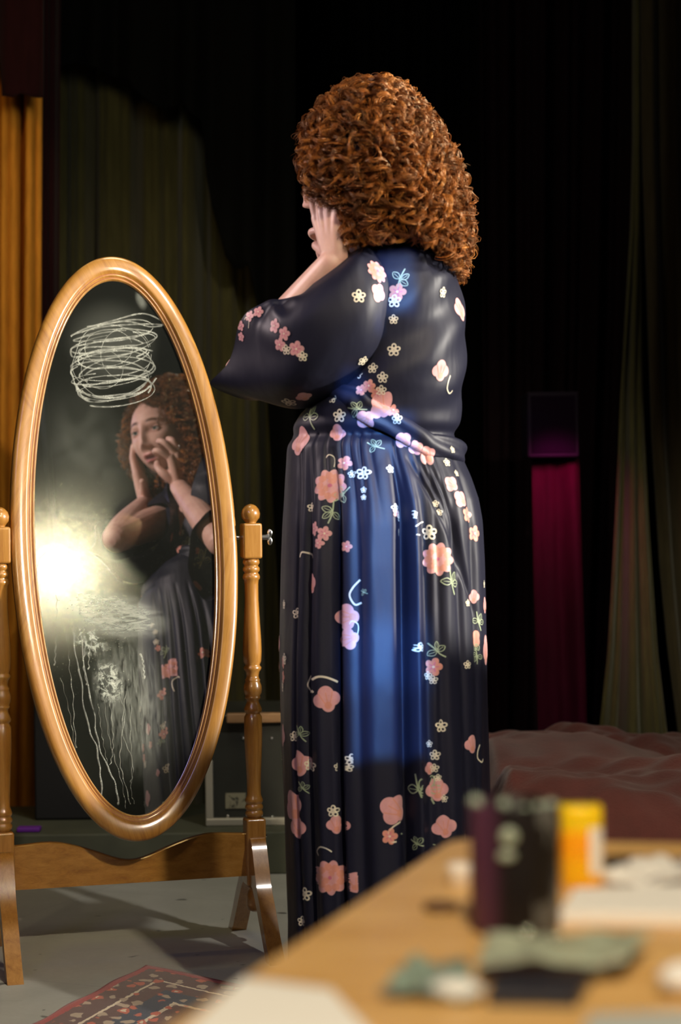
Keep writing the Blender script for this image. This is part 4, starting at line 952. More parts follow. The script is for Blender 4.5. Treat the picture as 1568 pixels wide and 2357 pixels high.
B_ = [P(738, 662, 3.71), P(680, 684, 3.645), P(612, 688, 3.65), P(549, 742, 3.68), P(520, 838, 3.72), P(486, 888, 3.755), P(575, 917, 3.775), P(690, 880, 3.86), P(742, 740, 3.81)]
def wrL(a, s):
    up = np.exp(-((s-.86)/.12)**2)
    w = .0045*np.sin(a*1+s*9)*s+up*.006*np.sin(11*a+6*s)*np.exp(-((a-1.1)/.55)**2)+.003*np.sin(5*a-8*s)*s
    w -= .007*np.exp(-((s-.80-.12*np.cos(a-1.2))/.03)**2)*np.exp(-((a-1.5)/.6)**2)
    return w
lv_, lf_ = loft([A0_, A_, M_, C_, B_], wr=wrL, m=140)
# right sleeve, seen in the mirror
shR = SC-LB*.135; elR = V(.035, 3.965, 1.165)
def ring_at(c, up, fw, ru, rd, rs, k=9):
    out = []
    for i in range(k):
        a = 2*PI*i/k; out.append(c+up*((ru if math.cos(a) > 0 else rd)*math.cos(a))+fw*rs*math.sin(a))
    return out
upz = V(0, 0, 1); sd = np.cross(upz, (elR-shR)/np.linalg.norm(elR-shR)); sd /= np.linalg.norm(sd)
ax = (elR-shR)/np.linalg.norm(elR-shR)
R0 = ring_at(shR-ax*.02+V(0, 0, -.02), upz, sd, .080, .15, .085)
Rm = ring_at(SC-LB*.02+V(0, 0, -.06), upz, sd, .06, .10, .07)
R1 = ring_at(shR+ax*.10+V(0, 0, -.01), upz*.9-ax*.2, sd, .080, .16, .082)
R2 = ring_at(elR-ax*.02, upz*.9+V(-.02, .0, 0), sd, .085, .16, .080)
R3 = [q for q in ring_at(elR+ax*.055+V(-.010, .02, .015), upz*.88-ax*.15, sd, .095, .155, .082)]
rv_, rf_ = loft([Rm, R0, R1, R2, R3], wr=lambda a, s: .004*np.sin(3*a+7*s)*s+.003*np.sin(7*a-5*s)*s)
# sash: a twisted band round the waist
def sash():
    pts = []
    for i in range(200):
        a = 2*PI*i/200; y0 = np.interp(math.cos(a), [-1, -.4, .55, 1], [905, 925, 1030, 1045]) if math.sin(a) < 0 else np.interp(math.cos(a), [-1, 1], [905, 1045])
        r = np.array(rows); Lx, Rx = np.interp(y0, r[:, 0], r[:, 1]), np.interp(y0, r[:, 0], r[:, 2]); D = np.interp(y0, r[:, 0], r[:, 4])
        Lx = max(Lx, 690); pL = P(Lx, y0, 3.77); pR = P(Rx, y0, 3.77); c = (pL+pR)/2; w = (pR[0]-pL[0])/2
        ca, sa = math.cos(a), math.sin(a)
        pts.append(V(c[0]+(w+.002)*math.copysign(abs(ca)**.86, ca), 3.77+(D+.002)*math.copysign(abs(sa)**.86, sa), c[2]))
    pts = np.array(pts); n = len(pts); k = 26; vs = []
    for i in range(n):
        T = pts[(i+1) % n]-pts[i-1]; T /= np.linalg.norm(T); out = V(pts[i][0]-.08, pts[i][1]-3.77, 0); out /= np.linalg.norm(out); upv = np.cross(out, T); upv = -upv if upv[2] < 0 else upv
        for j in range(k):
            b = 2*PI*j/k; tw = 5*2*PI*i/n
            h = .021*(1+.10*math.sin(3*b+tw)); w = .007*(1+.35*math.sin(4*b+tw*1.0)+.2*math.sin(2*b-tw))
            vs.append(pts[i]+upv*h*math.sin(b)+out*w*math.cos(b))
    vs = np.array(vs); f = []
    for i in range(n):
        for j in range(k): f.append((i*k+j, ((i+1) % n)*k+j, ((i+1) % n)*k+(j+1) % k, i*k+(j+1) % k))
    return vs, np.array(f)
sv_, sf_ = sash()
parts = {'robe': [(bv, bf), (lv_, lf_), (rv_, rf_)], 'sash': [(sv_, sf_)]}
allv = np.vstack([bv, lv_, rv_, sv_]); offs = np.cumsum([0, len(bv), len(lv_), len(rv_)])
allf = np.vstack([bf, lf_+offs[1], rf_+offs[2], sf_+offs[3]])
TREE = BVHTree.FromPolygons([Vector(v) for v in allv], [tuple(map(int, q)) for q in allf])
# ---- printed flowers: pieces of print lying on the cloth, part of the robe's own mesh
DEC = MB(); EPS = .0010
def frame_at(p, n):
    n = np.array(n); up = V(0, 0, 1)-n*n[2]
    if np.linalg.norm(up) < .2: up = V(0, 1, 0)-n*n[1]
    up /= np.linalg.norm(up); rt = np.cross(up, n); return rt/np.linalg.norm(rt), up
class Site:
    def __init__(s, p, n, rot=0):
        s.p, s.n = np.array(p), np.array(n)/np.linalg.norm(n); r, u = frame_at(s.p, s.n); c, q = math.cos(rot), math.sin(rot)
        s.r, s.u = r*c+u*q, u*c-r*q; s.ok = True
    def put(s, x, y, lift):
        o = s.p+s.r*x+s.u*y+s.n*.035
        h = TREE.ray_cast(Vector(o), Vector(-s.n), .075)
        if h[0] is None: return None
        nn = np.array(h[1]); nn = nn if nn.dot(s.n) > 0 else -nn
        return np.array(h[0])+nn*(EPS+lift*.00045)
    def patch(s, pts2, rings, close, mati):                  # pts2[ring][k] -> 2D points
        g = [[s.put(*q) for q in ring] for ring in pts2]; idx = {}; vs = []; fs = []
        for i, ring in enumerate(g):
            for k, q in enumerate(ring):
                if q is not None: idx[i, k] = len(vs); vs.append(q)
        K = len(g[0])
        for i in range(len(g)-1):
            for k in range(K if close else K-1):
                c = [(i, k), (i, (k+1) % K), (i+1, (k+1) % K), (i+1, k)]
                if all(a in idx for a in c):
                    q = [vs[idx[a]] for a in c]
                    if max(np.linalg.norm(q[0]-q[2]), np.linalg.norm(q[1]-q[3])) < .012: fs.append([idx[a] for a in c])
        if fs: DEC.add(vs, fs, mati)
    def blob(s, cx, cy, fn, mati, lift=0, r0=.02, rings=5, K=28):      # star-shaped filled patch, fn(angle)->radius
        an = np.linspace(0, 2*PI, K, endpoint=False)
        s.patch([[(cx+math.cos(a)*fn(a)*t, cy+math.sin(a)*fn(a)*t, lift) for a in an] for t in np.linspace(1, r0, rings)], rings, True, mati)
    def ring(s, cx, cy, rx, ry, rot, inner, mati, lift=0, K=18):
        an = np.linspace(0, 2*PI, K, endpoint=False); c, q = math.cos(rot), math.sin(rot)
        s.patch([[(cx+c*rx*t*math.cos(a)-q*ry*t*math.sin(a), cy+q*rx*t*math.cos(a)+c*ry*t*math.sin(a), lift) for a in an] for t in (1, (1+inner)/2, inner)], 3, True, mati)
    def stroke(s, pts, w, mati, lift=0, n=26):
        q = smooth_path(np.array([(x, y, 0) for x, y in pts]), n)[:, :2]; T = np.gradient(q, axis=0); T /= np.linalg.norm(T, axis=1)[:, None]+1e-9; Nn = np.c_[-T[:, 1], T[:, 0]]
        s.patch([[(q[i][0]+Nn[i][0]*w*k, q[i][1]+Nn[i][1]*w*k, lift) for i in range(n)] for k in (-.5, 0, .5)], 3, False, mati)
def blossom(S, r, c='cream'):
    for k in range(5):
        a = k*2*PI/5+.3; S.ring(math.cos(a)*r*.58, math.sin(a)*r*.58, r*.40, r*.36, a, .50, IX[c], 1)
    S.ring(0, 0, r*.20, r*.20, 0, .3, IX[c], 1)
def pinkfive(S, r, c='coral'):
    S.blob(0, 0, lambda a: r*(.62+.38*abs(math.cos(2.5*a))**.8), IX[c], 0, K=50)
    for k in range(5):
        a = k*2*PI/5; S.stroke([(0, 0), (math.cos(a)*r*.55, math.sin(a)*r*.55)], r*.10, IX['magenta'], 1, 8)
    S.blob(0, 0, lambda a: r*.14, IX['cream'], 2, rings=3, K=12)
def peony(S, r, light='pink', deep='coral'):
    S.blob(0, 0, lambda a: r*(.78+.22*abs(math.cos(4.5*a+.4))), IX[light], 0, rings=9, K=90)
    for k in range(9):
        a = k*2*PI/9+.35; S.blob(math.cos(a)*r*.60, math.sin(a)*r*.60, lambda t: r*.21, IX[deep], 1, rings=4, K=18)
    for k in range(5):
        a = k*2*PI/5; S.blob(math.cos(a)*r*.25, math.sin(a)*r*.25, lambda t: r*.19, IX['coral' if k % 2 else 'pink'], 2, rings=4, K=16)
    S.blob(0, 0, lambda a: r*.11, IX['magenta'], 3, rings=3, K=12)
def tulip(S, r, light='pink', deep='coral'):                 # side-on bloom, lobed top
    S.blob(0, 0, lambda a: r*(.70+.22*abs(math.cos(2*a))+.10*math.sin(a)), IX[light], 0, rings=8, K=64)
    for k in (-1, 0, 1): S.stroke([(0, -r*.6), (k*r*.25, -.05*r), (k*r*.48, r*.55)], r*.07, IX[deep], 1, 16)
    S.blob(0, -r*.35, lambda a: r*.26, IX[deep], 1, rings=4, K=20)
def leaf(S, x, y, ln, wd, a, c='green', fill=False):
    ca, sa = math.cos(a), math.sin(a)
    def tf(u, v): return (x+ca*u-sa*v, y+sa*u+ca*v)
    n = 20; ed = [[tf(ln*t, s*wd*math.sin(PI*t)**.8) for t in np.linspace(0.01, .99, n)] for s in (1, -1)]
    if fill: S.patch([[(*q, 0) for q in ed[0]], [(*tf(ln*t, 0), 0) for t in np.linspace(.01, .99, n)], [(*q, 0) for q in ed[1]]], 3, False, IX[c])
    else:
        for e in ed: S.stroke(e, ln*.085, IX[c], 1, n)
        S.stroke([tf(0, 0), tf(ln*.8, 0)], ln*.06, IX[c], 1, 8)
def sprig(S, r, c='green', flip=1):
    S.stroke([(0, r*.9), (flip*r*.12, 0), (flip*r*.45, -r*.9)], r*.10, IX[c], 0)
    leaf(S, flip*r*.10, 0, r*.75, r*.24, PI*(.95 if flip > 0 else .05), c); leaf(S, flip*r*.2, -.1*r, r*.75, r*.24, 0 if flip > 0 else PI, c); leaf(S, flip*r*.25, 0, r*.75, r*.2, PI*.38, c)
def curl_stem(S, r, c='cream', flip=1): S.stroke([(-flip*r, r*.5), (-flip*r*.6, r*.9), (flip*r*.1, r*.5), (flip*r*.2, -r*.2), (0, -r)], r*.14, IX[c], 0)
def bud(S, r): S.blob(0, 0, lambda a: r*(.45+.55*abs(math.sin(a))**2), IX['coral'], 0, rings=5, K=24); leaf(S, 0, -r*.6, r*.9, r*.25, -1.2); leaf(S, 0, -r*.6, r*.9, r*.25, -1.9)
FN = dict(Q=lambda S, r: peony(S, r, 'coral', 'magenta'), b=blossom, p=pinkfive, P=peony, t=tulip, s=sprig, c=curl_stem, u=bud)
def at(px, py, kind, r, rot=0, mir=False, **k):
    o = V(0, 0, CAMZ)
    if mir: d = P(px, py, 1)-o; t = (MC-o).dot(MN)/d.dot(MN); o = o+d*t; d = d-2*d.dot(MN)*MN
    else: d = P(px, py, 1)-o
    h = TREE.ray_cast(Vector(o), Vector(d/np.linalg.norm(d)), 9)
    if h[0] is None: return
    n = np.array(h[1]); n = n if n.dot(d) < 0 else -n
    # robust normal: average over a few neighbours
    FN[kind](Site(np.array(h[0]), n, rot), r*.93/1250, **k)
# direct view, read off the photograph: px, py, kind, radius in px
DIR = [(826, 682, 'b', 17), (908, 693, 'b', 17), (1019, 673, 'b', 14), (907, 806, 'b', 17), (835, 830, 'b', 14), (826, 862, 'b', 14), (859, 848, 'b', 14), (881, 869, 'b', 14), (878, 898, 'b', 13), (914, 965, 'b', 13), (906, 735, 'b', 12),
       (868, 625, 'P', 30, 1.9), (872, 672, 't', 26, 2.6), (915, 672, 'p', 22), (918, 640, 's', 30, -.6), (1062, 640, 't', 32, .3), (1060, 715, 't', 32, 0), (1050, 600, 's', 22),
       (633, 750, 'p', 18), (655, 768, 'p', 17), (645, 793, 'p', 17), (683, 803, 'p', 20), (697, 820, 'b', 13), (660, 805, 'b', 13), (615, 690, 'b', 12), (595, 718, 'p', 14), (575, 728, 'p', 14), (555, 750, 'p', 13), (556, 775, 'p', 12), (572, 742, 'c', 14),
       (666, 925, 'b', 20), (700, 913, 't', 22, .6), (690, 672, 'b', 11), (846, 545, 'p', 12),
       (832, 898, 'p', 14), (850, 888, 'p', 16), (868, 905, 'p', 16), (880, 935, 't', 30, .6), (905, 945, 'p', 16), (842, 966, 't', 26, 2.3), (820, 945, 's', 26, 1.2), (782, 957, 'b', 17), (768, 918, 'b', 13), (778, 1000, 't', 22),
       (711, 960, 's', 36, .2), (715, 935, 'b', 12), (690, 1018, 't', 38, .1), (930, 1015, 't', 22, .8), (862, 1030, 's', 24, 1), (960, 1030, 't', 20, 2), (985, 1048, 't', 22, .5), (898, 1080, 'b', 11),
       (1014, 855, 't', 28, 0), (1033, 885, 'c', 22, 3.0), (1041, 1035, 'b', 9), (1028, 1065, 'b', 11), (1050, 1090, 'b', 9), (1040, 1115, 't', 22, .9), (1062, 1150, 't', 24, .8), (1075, 1185, 'p', 20), (1092, 1228, 'p', 20),
       (760, 1118, 'P', 42), (793, 1066, 'p', 18), (768, 1060, 'c', 16), (838, 1090, 'b', 17), (810, 1092, 'b', 10), (790, 1142, 's', 26, 2), (768, 1182, 's', 30, 2.6), (725, 1217, 'p', 18), (747, 1228, 'p', 18), (733, 1250, 'p', 14), (720, 1168, 'b', 12),
       (720, 1290, 'c', 26, .2), (720, 1345, 't', 26, .3), (798, 1258, 'p', 14), (838, 1128, 'b', 8), (838, 1145, 'b', 7), (910, 1170, 'b', 12), (918, 1190, 'b', 12), (912, 1180, 'p', 12), (1002, 1160, 'b', 9), (1010, 1180, 'b', 9),
       (988, 1226, 'b', 19), (1008, 1287, 'P', 40), (1036, 1340, 's', 34, 0), (965, 1210, 'c', 20, 2), (1113, 1345, 'b', 10), (1090, 1375, 't', 18), (1076, 1388, 'b', 9), (1098, 1430, 's', 26), (1095, 1470, 'u', 20), (1100, 1510, 's', 22, 3), (1115, 1395, 't', 22), (1117, 1500, 't', 40), (1076, 1530, 'b', 11),
       (815, 1360, 'c', 30, 2.6), (838, 1365, 's', 12, 1), (800, 1420, 't', 34, 1.6), (805, 1470, 't', 28, 1.8), (822, 1445, 'c', 18), (686, 1412, 'b', 14), (656, 1517, 'b', 15), (652, 1580, 'b', 15), (745, 1565, 'c', 34, 1.4), (753, 1612, 't', 34, .2), (715, 1570, 'c', 22, 2.8),
       (968, 1490, 'b', 12), (1003, 1500, 's', 28, .6), (998, 1535, 'p', 22), (985, 1555, 'b', 11), (997, 1565, 'b', 11), (1014, 1671, 'b', 16), (1087, 1715, 't', 24, 0), (1102, 1735, 'c', 22, 3), (1001, 1738, 'b', 13), (1000, 1768, 'b', 11), (988, 1712, 'b', 9), (1006, 1820, 't', 30, .1), (1022, 1838, 'b', 10), (1008, 1790, 'b', 9), (988, 1770, 't', 16),
       (688, 1690, 's', 24, .3), (678, 1695, 'b', 13), (688, 1760, 't', 34, .2), (714, 1760, 'b', 15), (790, 1745, 'b', 14), (777, 1765, 'b', 11), (695, 1815, 's', 20, .5), (675, 1860, 't', 44, .5), (690, 1905, 't', 32, .1), (767, 1867, 'b', 15), (775, 1900, 't', 24), (745, 1955, 'c', 20, 1.3),
       (912, 1865, 't', 40, 1), (905, 1910, 'c', 26, 2.3), (930, 1925, 's', 34, 1.2), (960, 1818, 's', 42, .1), (897, 1925, 'p', 20, 0), (1022, 1905, 't', 30, .2), (760, 2020, 'P', 42), (790, 2030, 't', 26), (703, 2058, 'b', 17), (697, 2120, 'b', 13), (960, 1945, 's', 24, 1)]
for q in DIR:
    kw = {}
    if q[2] == 'p' and q[0] < 700: kw['c'] = 'pink'
    if q[2] == 'p' and 700 <= q[0] < 780: kw['c'] = 'pink'
    at(*q[:4], rot=q[4] if len(q) > 4 else 0, **kw)
MIRR = [(390, 1540, 'P', 36), (385, 1500, 's', 26), (400, 1575, 'c', 26), (374, 1600, 'p', 18), (350, 1440, 'b', 10), (358, 1455, 'b', 10), (360, 1478, 'b', 11), (365, 1492, 'p', 12), (467, 1502, 'p', 20), (310, 1608, 'b', 12), (308, 1630, 'b', 13), (324, 1632, 'b', 12), (318, 1655, 'b', 12), (302, 1670, 'b', 11),
        (342, 1680, 't', 22), (325, 1690, 's', 24, 1.4), (330, 1722, 'p', 16), (347, 1715, 'p', 14), (313, 1740, 'p', 16), (332, 1745, 'p', 16), (378, 1690, 'p', 18), (377, 1672, 'b', 12), (373, 1708, 's', 16), (385, 1770, 'b', 16), (340, 1840, 't', 30), (378, 1855, 'b', 14), (312, 1865, 't', 14), (325, 1880, 's', 30), (364, 1780, 't', 14),
        (395, 1238, 'p', 18), (412, 1260, 'p', 16), (449, 1270, 'p', 18), (432, 1250, 's', 34, .6), (420, 1225, 'b', 12), (466, 1228, 'b', 12), (352, 1260, 's', 24), (347, 1245, 'b', 12), (297, 1405, 't', 26), (455, 1350, 't', 24), (470, 1290, 's', 36, .4), (440, 1185, 'b', 12), (475, 1180, 's', 24)]
for q in MIRR: at(*q[:4], rot=q[4] if len(q) > 4 else 0, mir=True)
# the print goes on round the sides that neither view shows
rr = random.Random(11)
for k in range(70):
    a = rr.uniform(-.25, 1.9); z = rr.uniform(.12, 1.35); d = V(-math.cos(a), -math.sin(a), 0); o = V(.08, 3.77, z)-d*.6
    h = TREE.ray_cast(Vector(o), Vector(d), .6)
    if h[0] is None: continue
    n = np.array(h[1]); n = n if n.dot(d) < 0 else -n
    kd = rr.choice('bbbptsPu'); FN[kd](Site(np.array(h[0]), n, rr.uniform(-1, 1)), dict(b=14, p=18, t=30, s=28, P=36, u=20)[kd]*.93/1250)
# build: robe mesh with its print, sash as a part of the robe
off = len(bv)+len(lv_)+len(rv_); rf_all = np.vstack([bf, lf_+offs[1], rf_+offs[2]])
DV = np.vstack(DEC.v); DF = np.array(DEC.f); DM = np.array(DEC.m)
robe = mesh('robe', np.vstack([allv[:off], DV]), np.vstack([rf_all, DF+off]), RM, BODY, True, np.concatenate([np.zeros(len(rf_all), int), DM]))
tag(robe, 'dark navy satin robe printed with pink flowers and white blossoms')
sash_o = mesh('sash', sv_, sf_, RM, robe, True)
# ------------------------------------------------------------------ hair
def env_rows():
    # z, camera-view left px, right px, y centre, y radius
    R = [(187, 862, 874, 3.715, .006), (200, 805, 915, 3.715, .055), (220, 765, 940, 3.715, .082), (255, 727, 968, 3.715, .108), (300, 700, 1003, 3.715, .128), (350, 690, 1030, 3.715, .148), (400, 688, 1050, 3.718, .160),
         (440, 690, 1065, 3.722, .164), (480, 702, 1073, 3.728, .164), (520, 738, 1080, 3.735, .157), (560, 742, 1082, 3.74, .157), (600, 748, 1076, 3.745, .152), (650, 770, 1062, 3.75, .140)]
    out = []
    for py, L, Rr, y, ry in R:
        a = P(L, py, y); b = P(Rr, py, y); out.append(((a[2]+b[2])/2, (a[0]+b[0])/2, y, (b[0]-a[0])/2, ry))
    return np.array(out)
ER = env_rows()
arc = np.r_[0, np.cumsum(np.hypot(np.diff(ER[:, 0]), np.diff(ER[:, 3])))]
def env(s, phi, rho):
    z, cx_, cy_, rx, ry = (np.interp(s, arc, ER[:, k]) for k in range(5))
    c_, s_ = np.cos(phi), np.sin(phi); e = .80
    return np.stack([cx_+rho*rx*np.sign(c_)*np.abs(c_)**e, cy_+rho*ry*np.sign(s_)*np.abs(s_)**e, z], -1)
FHOR = math.atan2(F[1], F[0])                                # horizontal heading of the face
def allowed(p, s, phi):
    rel = p-HC; l = rel@Lh; f = rel@F; u = rel@Uh
    face = (f > .030) & (np.abs(l+.0) < .064+.10*np.clip(-u-.03, 0, .1)) & (u < .078-.5*np.abs(l)*.6) & (u > -.3)
    z = p[2]
    # lower ends: longer down the back and beside the left cheek, resting on the shoulder between
    px = CX+p[0]/p[1]*FPX
    lim = np.interp(px, [680, 735, 750, 790, 815, 840, 930, 985, 1010, 1040, 1070, 1100], [1.50, 1.44, 1.405, 1.410, 1.435, 1.440, 1.440, 1.435, 1.43, 1.405, 1.385, 1.40])
    if p[1] > 3.80: lim = np.interp(px, [700, 800, 1100], [1.36, 1.38, 1.39])
    hand = (np.abs(l-.060) < .024) & (u < .0) & (f > -.01) | (l > .05) & (u < -.075) & (f > .008) | ((f > .03) & (l < -.03) & (l > -.125) & (u < -.01))
    return (not face) and (not hand) and z > lim
def hair():
    rg = np.random.default_rng(21); ST = []; 
    smax = arc[-1]; NL = 1250; made = 0; tries = 0
    pts_all = []
    while made < NL and tries < 9000:
        tries += 1
        s0 = smax*rg.uniform(0, .97)**.8; phi0 = rg.uniform(0, 2*PI); outer = rg.random()
        rho0 = 1.0-.30*rg.random()**1.6
        if made > NL*.93: rho0 = rg.uniform(1.0, 1.05)
        ln = rg.uniform(.05, .13); n = 40; t = np.linspace(0, 1, n)
        ss = np.minimum(s0+ln*t, smax); phi = phi0+rg.normal(0, .18)*t+.05*np.sin(6*t+rg.uniform(0, 6)); rho = rho0+rg.normal(0, .035)*t
        p = env(ss, phi, rho)
        ok = n
        for i in range(0, n, 3):
            if not allowed(p[i], ss[i], phi[i]): ok = i; break
        if ok < 12: continue
        p = p[:ok]
        # curl
        cr = rg.uniform(.0050, .0135); pitch = rg.uniform(.022, .042); L = ln*ok/n
        m = max(16, int(L/pitch*11)); tt = np.linspace(0, 1, m); pc = np.stack([np.interp(tt*(ok-1), np.arange(ok), p[:, k]) for k in range(3)], -1)
        T = np.gradient(pc, axis=0); T /= np.linalg.norm(T, axis=1)[:, None]+1e-9
        A = np.cross(T, V(.3, .2, 1)); A /= np.linalg.norm(A, axis=1)[:, None]+1e-9; B = np.cross(T, A)
        w0 = rg.uniform(0, 2*PI); sg = rg.choice([-1, 1]); th = w0+sg*2*PI*L/pitch*tt
        ns = 11; jx = rg.normal(0, 1, (ns, 4))
        for k in range(ns):
            rr_ = cr*(1+.24*jx[k, 0])*(.55+.45*np.clip(tt*3, 0, 1)); tk = th+.28*jx[k, 1]
            q = pc+A*(rr_*np.cos(tk))[:, None]+B*(rr_*np.sin(tk))[:, None]+T*(.0012*jx[k, 2])
            q = q+rg.normal(0, .0010, 3)
            ST.append(q)
        made += 1
    # fuzz
    for k in range(1700):
        s0 = smax*rg.uniform(0, .95); phi0 = rg.uniform(0, 2*PI); t = np.linspace(0, 1, 14); ln = rg.uniform(.015, .045)
        p = env(np.minimum(s0+ln*t*.6, smax), phi0+.25*t*rg.normal(), .97+.16*t*rg.random()**2+.02*np.sin(8*t+rg.uniform(0, 6)))
        if allowed(p[-1], 0, 0) and allowed(p[0], 0, 0): ST.append(p)
    vs = []; fs = []; off = 0; tint = []
    lock = 0
    for i, q in enumerate(ST):
        n = len(q); T = np.gradient(q, axis=0); T /= np.linalg.norm(T, axis=1)[:, None]+1e-9
        A = np.cross(T, V(.31, .23, .92)); A /= np.linalg.norm(A, axis=1)[:, None]+1e-9; B = np.cross(T, A)
        r = (.00060 if n > 14 else .00030)*(1-.75*np.linspace(0, 1, n)**4)
        r = r[:, None]; ring = [q+A*r*math.cos(a)+B*r*math.sin(a) for a in (0, 2*PI/3, 4*PI/3)]
        v = np.stack(ring, 1).reshape(-1, 3); vs.append(v)
        a = np.arange(n-1)[:, None]*3; 
        f = np.concatenate([np.concatenate([a+j, a+(j+1) % 3, a+3+(j+1) % 3, a+3+j], 1) for j in range(3)]); fs.append(f+off); off += n*3
        tint.append(np.full(n*3, ((i//11)*.61803) % 1))
    vs = np.vstack(vs); fs = np.vstack(fs); tint = np.concatenate(tint)
    m = bpy.data.materials.new('auburn_curls'); m.use_nodes = True; N = NT(m.node_tree); b = N.n['Principled BSDF']
    at_ = N.new('ShaderNodeAttribute', attribute_name='tone')
    N.lk(N.ramp(at_.outputs['Fac'], [(0, (.060, .013, .002)), (.4, (.145, .036, .005)), (.8, (.23, .066, .009)), (1, (.38, .135, .022))]), b.inputs['Base Color'])
    b.inputs['Roughness'].default_value = .34; b.inputs['Specular Tint'].default_value = (1, .72, .40, 1); b.inputs['Specular IOR Level'].default_value = .6
    b.inputs['Sheen Weight'].default_value = .1; b.inputs['Sheen Tint'].default_value = (1, .6, .3, 1)
    o = mesh('hair', vs, fs, m, BODY, True); o.data.attributes.new('tone', 'FLOAT', 'POINT').data.foreach_set('value', tint.astype('f'))
    tag(o, 'big mass of auburn curls'); o['kind'] = 'stuff'
    # inner volume of the hair
    nu, nv = 120, 70; S = np.linspace(0, smax*.97, nv); v = []
    for i in range(nu):
        for j in range(nv):
            ph = 2*PI*i/nu; rho = .72+.03*math.sin(9*ph+j*.5)+.03*math.sin(14*ph-j*.9)
            v.append(env(np.array(S[j]), ph, rho))
    v = np.array(v); f = grid_faces(nu, nv, True); cen = v[f].mean(1)
    keep = [allowed(c, 0, 0) and allowed(c+V(0, 0, -.01), 0, 0) and ((c-HC)@F < .055) for c in cen]
    c2 = mesh('hair_underlayer', v, f[np.array(keep)], mat('dark_auburn', (.030, .009, .003), .8), BODY, True); c2.modifiers.new('s', 'SOLIDIFY').thickness = .004
hair()
# ------------------------------------------------------------------ lights
def look(o, target):
    d = Vector(target)-o.location; o.rotation_euler = d.to_track_quat('-Z', 'Y').to_euler()
def spot(name, loc, target, power, color, angle, blend=.2, size=.05):
    l = bpy.data.lights.new(name, 'SPOT'); l.energy = power; l.color = color; l.spot_size = math.radians(angle); l.spot_blend = blend; l.shadow_soft_size = size
    o = bpy.data.objects.new(name, l); col.objects.link(o); o.location = tuple(loc); look(o, target); return o
def area(name, loc, target, power, color, size, shape='DISK'):
    l = bpy.data.lights.new(name, 'AREA'); l.energy = power; l.color = color; l.shape = shape; l.size = size
    o = bpy.data.objects.new(name, l); col.objects.link(o); o.location = tuple(loc); look(o, target); return o
LP0 = MC+0*MU; g_ = G(132, 1308); hit = local_to_world(g_[0], g_[1], 0); dd = hit-V(0, 0, CAMZ); dd /= np.linalg.norm(dd)
rd = dd-2*dd.dot(MN)*MN; KEY = hit+rd*4.8
aim = V(-.1, 4.1, .8)
def lantern(loc, target, label, rad=.09):
    d = np.array(target)-loc; d /= np.linalg.norm(d); q = Vector(d).to_track_quat('Z', 'Y').to_matrix()
    root = empty('stage_lantern', loc, label, 'lamp')
    v, f = lathe([(rad*.98, .03), (rad*1.05, .03), (rad*1.08, -.18), (rad*.7, -.26), (0, -.27)], 40); mesh('housing', v@np.array(q).T+loc, f, M['black'], root)
    mb = MB(); b = loc-d*.1; top = V(b[0], b[1], ZC-.01)
    mb.add(*tube([b+V(0, 0, rad*1.08), top], .012, 10)); mb.build('hanging_bar', M['black'], root, True)
    return root, d, q
lr, d, q = lantern(KEY, aim, 'round stage lantern hanging from the ceiling, its beam seen as the glare in the mirror')
em = bpy.data.materials.new('lamp_lens'); em.use_nodes = True; N = NT(em.node_tree); N.n.remove(N.n['Principled BSDF'])
e_ = N.new('ShaderNodeEmission'); e_.inputs[0].default_value = (1, .90, .70, 1); e_.inputs[1].default_value = 60; N.lk(e_.outputs[0], N.n['Material Output'].inputs['Surface'])
v, f = lathe([(0, .012), (.03, .011), (.06, .006), (.075, 0), (.075, -.002), (0, -.003)], 32); mesh('lens', v@np.array(q).T+KEY, f, em, lr)
spot('key_spot', KEY+d*.05, aim, 390, (1, .86, .62), 42, .35, .07)
SIDE = V(3.3, 3.15, 1.75); aim2 = V(-.2, 4.05, 1.24)
s2, d2, q2 = lantern(SIDE-0*d, aim2, 'stage lantern at the far right side, lighting her shoulder and hip')
spot('side_spot', SIDE+d2*.05, aim2, 1400, (1, .93, .82), 24, .12, .03)
spot('top_spot', (1.65, 1.95, 3.9), (-.35, 4.3, 0), 260, (1, .93, .84), 44, .6, .05)
spot('front_spot', (-1.3, -.6, 2.7), (-.4, 4.35, .95), 70, (1, .84, .60), 26, .6, .12)
FR = V(-1.6, 1.2, 3.0)
spot('violet_fill', FR, (-.05, 3.9, .9), 48, (.56, .46, 1.0), 40, .8, .4)
spot('face_fill', (-2.3, 4.0, 2.15), (.0, 3.75, 1.22), 210, (1, .80, .80), 30, .7, .12)  # added fill for the light the mirror would bounce onto her
spot('hair_fill', (1.9, 5.1, 3.3), (.08, 3.72, 1.55), 190, (1, .78, .45), 11, .5, .06)  # added warm back light to brighten the curls
spot('table_spot', (.2, -.9, 3.4), T2(1200, 2150), 560, (1, .84, .60), 24, .5, .25)
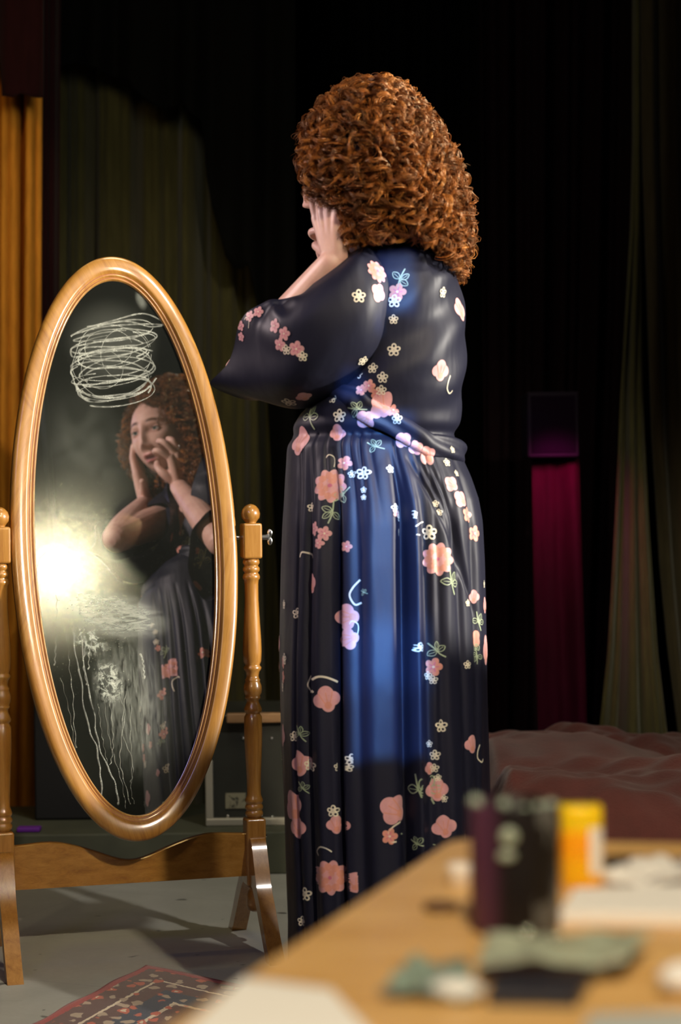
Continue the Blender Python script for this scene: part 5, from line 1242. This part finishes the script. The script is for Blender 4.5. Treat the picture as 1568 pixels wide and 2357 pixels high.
# blue projector with a slotted shutter: its beam shape is the pattern of the shutter
BL = V(.75, .25, 2.0)
def blue():
    o = spot('blue_projector', BL, (.06, 3.6, 1.0), 3500, (.12, .38, 1.0), 50, .1, .012)
    R = np.array(o.rotation_euler.to_matrix()); l = o.data; l.use_nodes = True; N = NT(l.node_tree)
    em = N.n['Emission']; tc = N.new('ShaderNodeTexCoord').outputs['Normal']; s = N.new('ShaderNodeSeparateXYZ'); N.lk(tc, s.inputs[0])
    u = N.math('DIVIDE', s.outputs[0], s.outputs[2]); w = N.math('DIVIDE', s.outputs[1], s.outputs[2])
    def uv(p): q_ = (p-BL)@R; return q_[0]/q_[2], q_[1]/q_[2]
    def win(x, a, b, soft):
        a, b = min(a, b), max(a, b); m1 = N.new('ShaderNodeMapRange'); m1.interpolation_type = 'SMOOTHSTEP'; N.lk(x, m1.inputs[0]); m1.inputs[1].default_value = a-soft; m1.inputs[2].default_value = a+soft
        m2 = N.new('ShaderNodeMapRange'); m2.interpolation_type = 'SMOOTHSTEP'; N.lk(x, m2.inputs[0]); m2.inputs[1].default_value = b-soft; m2.inputs[2].default_value = b+soft
        return N.math('MULTIPLY', m1.outputs[0], N.math('SUBTRACT', 1.0, m2.outputs[0]))
    tot = None
    for px0, py0, px1, py1, t, k, sf in ((800, 940, 985, 1742, 3.58, .55, .002), (800, 1440, 985, 1580, 3.58, .45, .008), (872, 575, 962, 715, 3.60, .45, .003), (790, 850, 842, 905, 3.6, .8, .002), (862, 720, 880, 765, 3.6, .7, .001)):
        a = uv(P(px0, py0, t)); b = uv(P(px1, py1, t))
        r = N.math('MULTIPLY', N.math('MULTIPLY', win(u, a[0], b[0], sf), win(w, a[1], b[1], sf)), k)
        tot = r if tot is None else N.math('ADD', tot, r)
    N.lk(N.math('MULTIPLY', tot, 1.0), em.inputs['Strength'])
blue()
# coloured lamps of the background
area('amber_lamp', P(-150, -300, 4.9), P(40, 1200, 6.0), 3.0, (1, .62, .22), .3)
area('curtain_wash', P(420, -200, 4.6), P(330, 900, 6.6), 7, (1, .95, .70), .4)
spot('right_wash', P(1900, 700, 3.9), P(1500, 1420, 6.3), 58, (1, .95, .62), 27, 1, .2)
spot('magenta_lamp', P(1275, 985, 5.80), P(1285, 1150, 6.1), 14, (1, .05, .40), 70, 1, .03)
spot('purple_lamp', P(1120, 900, 5.7), P(1210, 1010, 6.05), .5, (.35, .10, 1), 40, 1, .03)
area('house_fill', V(.4, .2, 3.9), V(0, 3.2, .5), 4, (.85, .82, 1.0), 1.6)
w = bpy.data.worlds.new('dark_hall'); bpy.context.scene.world = w; w.use_nodes = True
w.node_tree.nodes['Background'].inputs[0].default_value = (.02, .018, .025, 1); w.node_tree.nodes['Background'].inputs[1].default_value = .08
# ------------------------------------------------------------------ camera
cd = bpy.data.cameras.new('camera'); cam = bpy.data.objects.new('camera', cd); col.objects.link(cam)
r_ = Vector((CR, 0, -SR)); u_ = Vector((SR, 0, CR)); b_ = Vector((0, -1, 0))
cam.matrix_world = Matrix(((r_[0], u_[0], b_[0], 0), (r_[1], u_[1], b_[1], 0), (r_[2], u_[2], b_[2], CAMZ), (0, 0, 0, 1)))
cd.sensor_fit = 'VERTICAL'; cd.sensor_height = 36; cd.lens = FPX/2357*36; cd.shift_y = (YH-1178.5)/2357; cd.clip_start = .05
cd.dof.use_dof = True; cd.dof.focus_distance = 4.15; cd.dof.aperture_fstop = 3.6
sc = bpy.context.scene; sc.camera = cam
sc.view_settings.view_transform = 'Standard'; sc.view_settings.look = 'None'; sc.view_settings.exposure = 0; sc.view_settings.gamma = 1
sc.cycles.max_bounces = 8; sc.cycles.glossy_bounces = 5; sc.cycles.transparent_max_bounces = 16
sc.cycles.sample_clamp_indirect = 4; sc.cycles.caustics_reflective = False
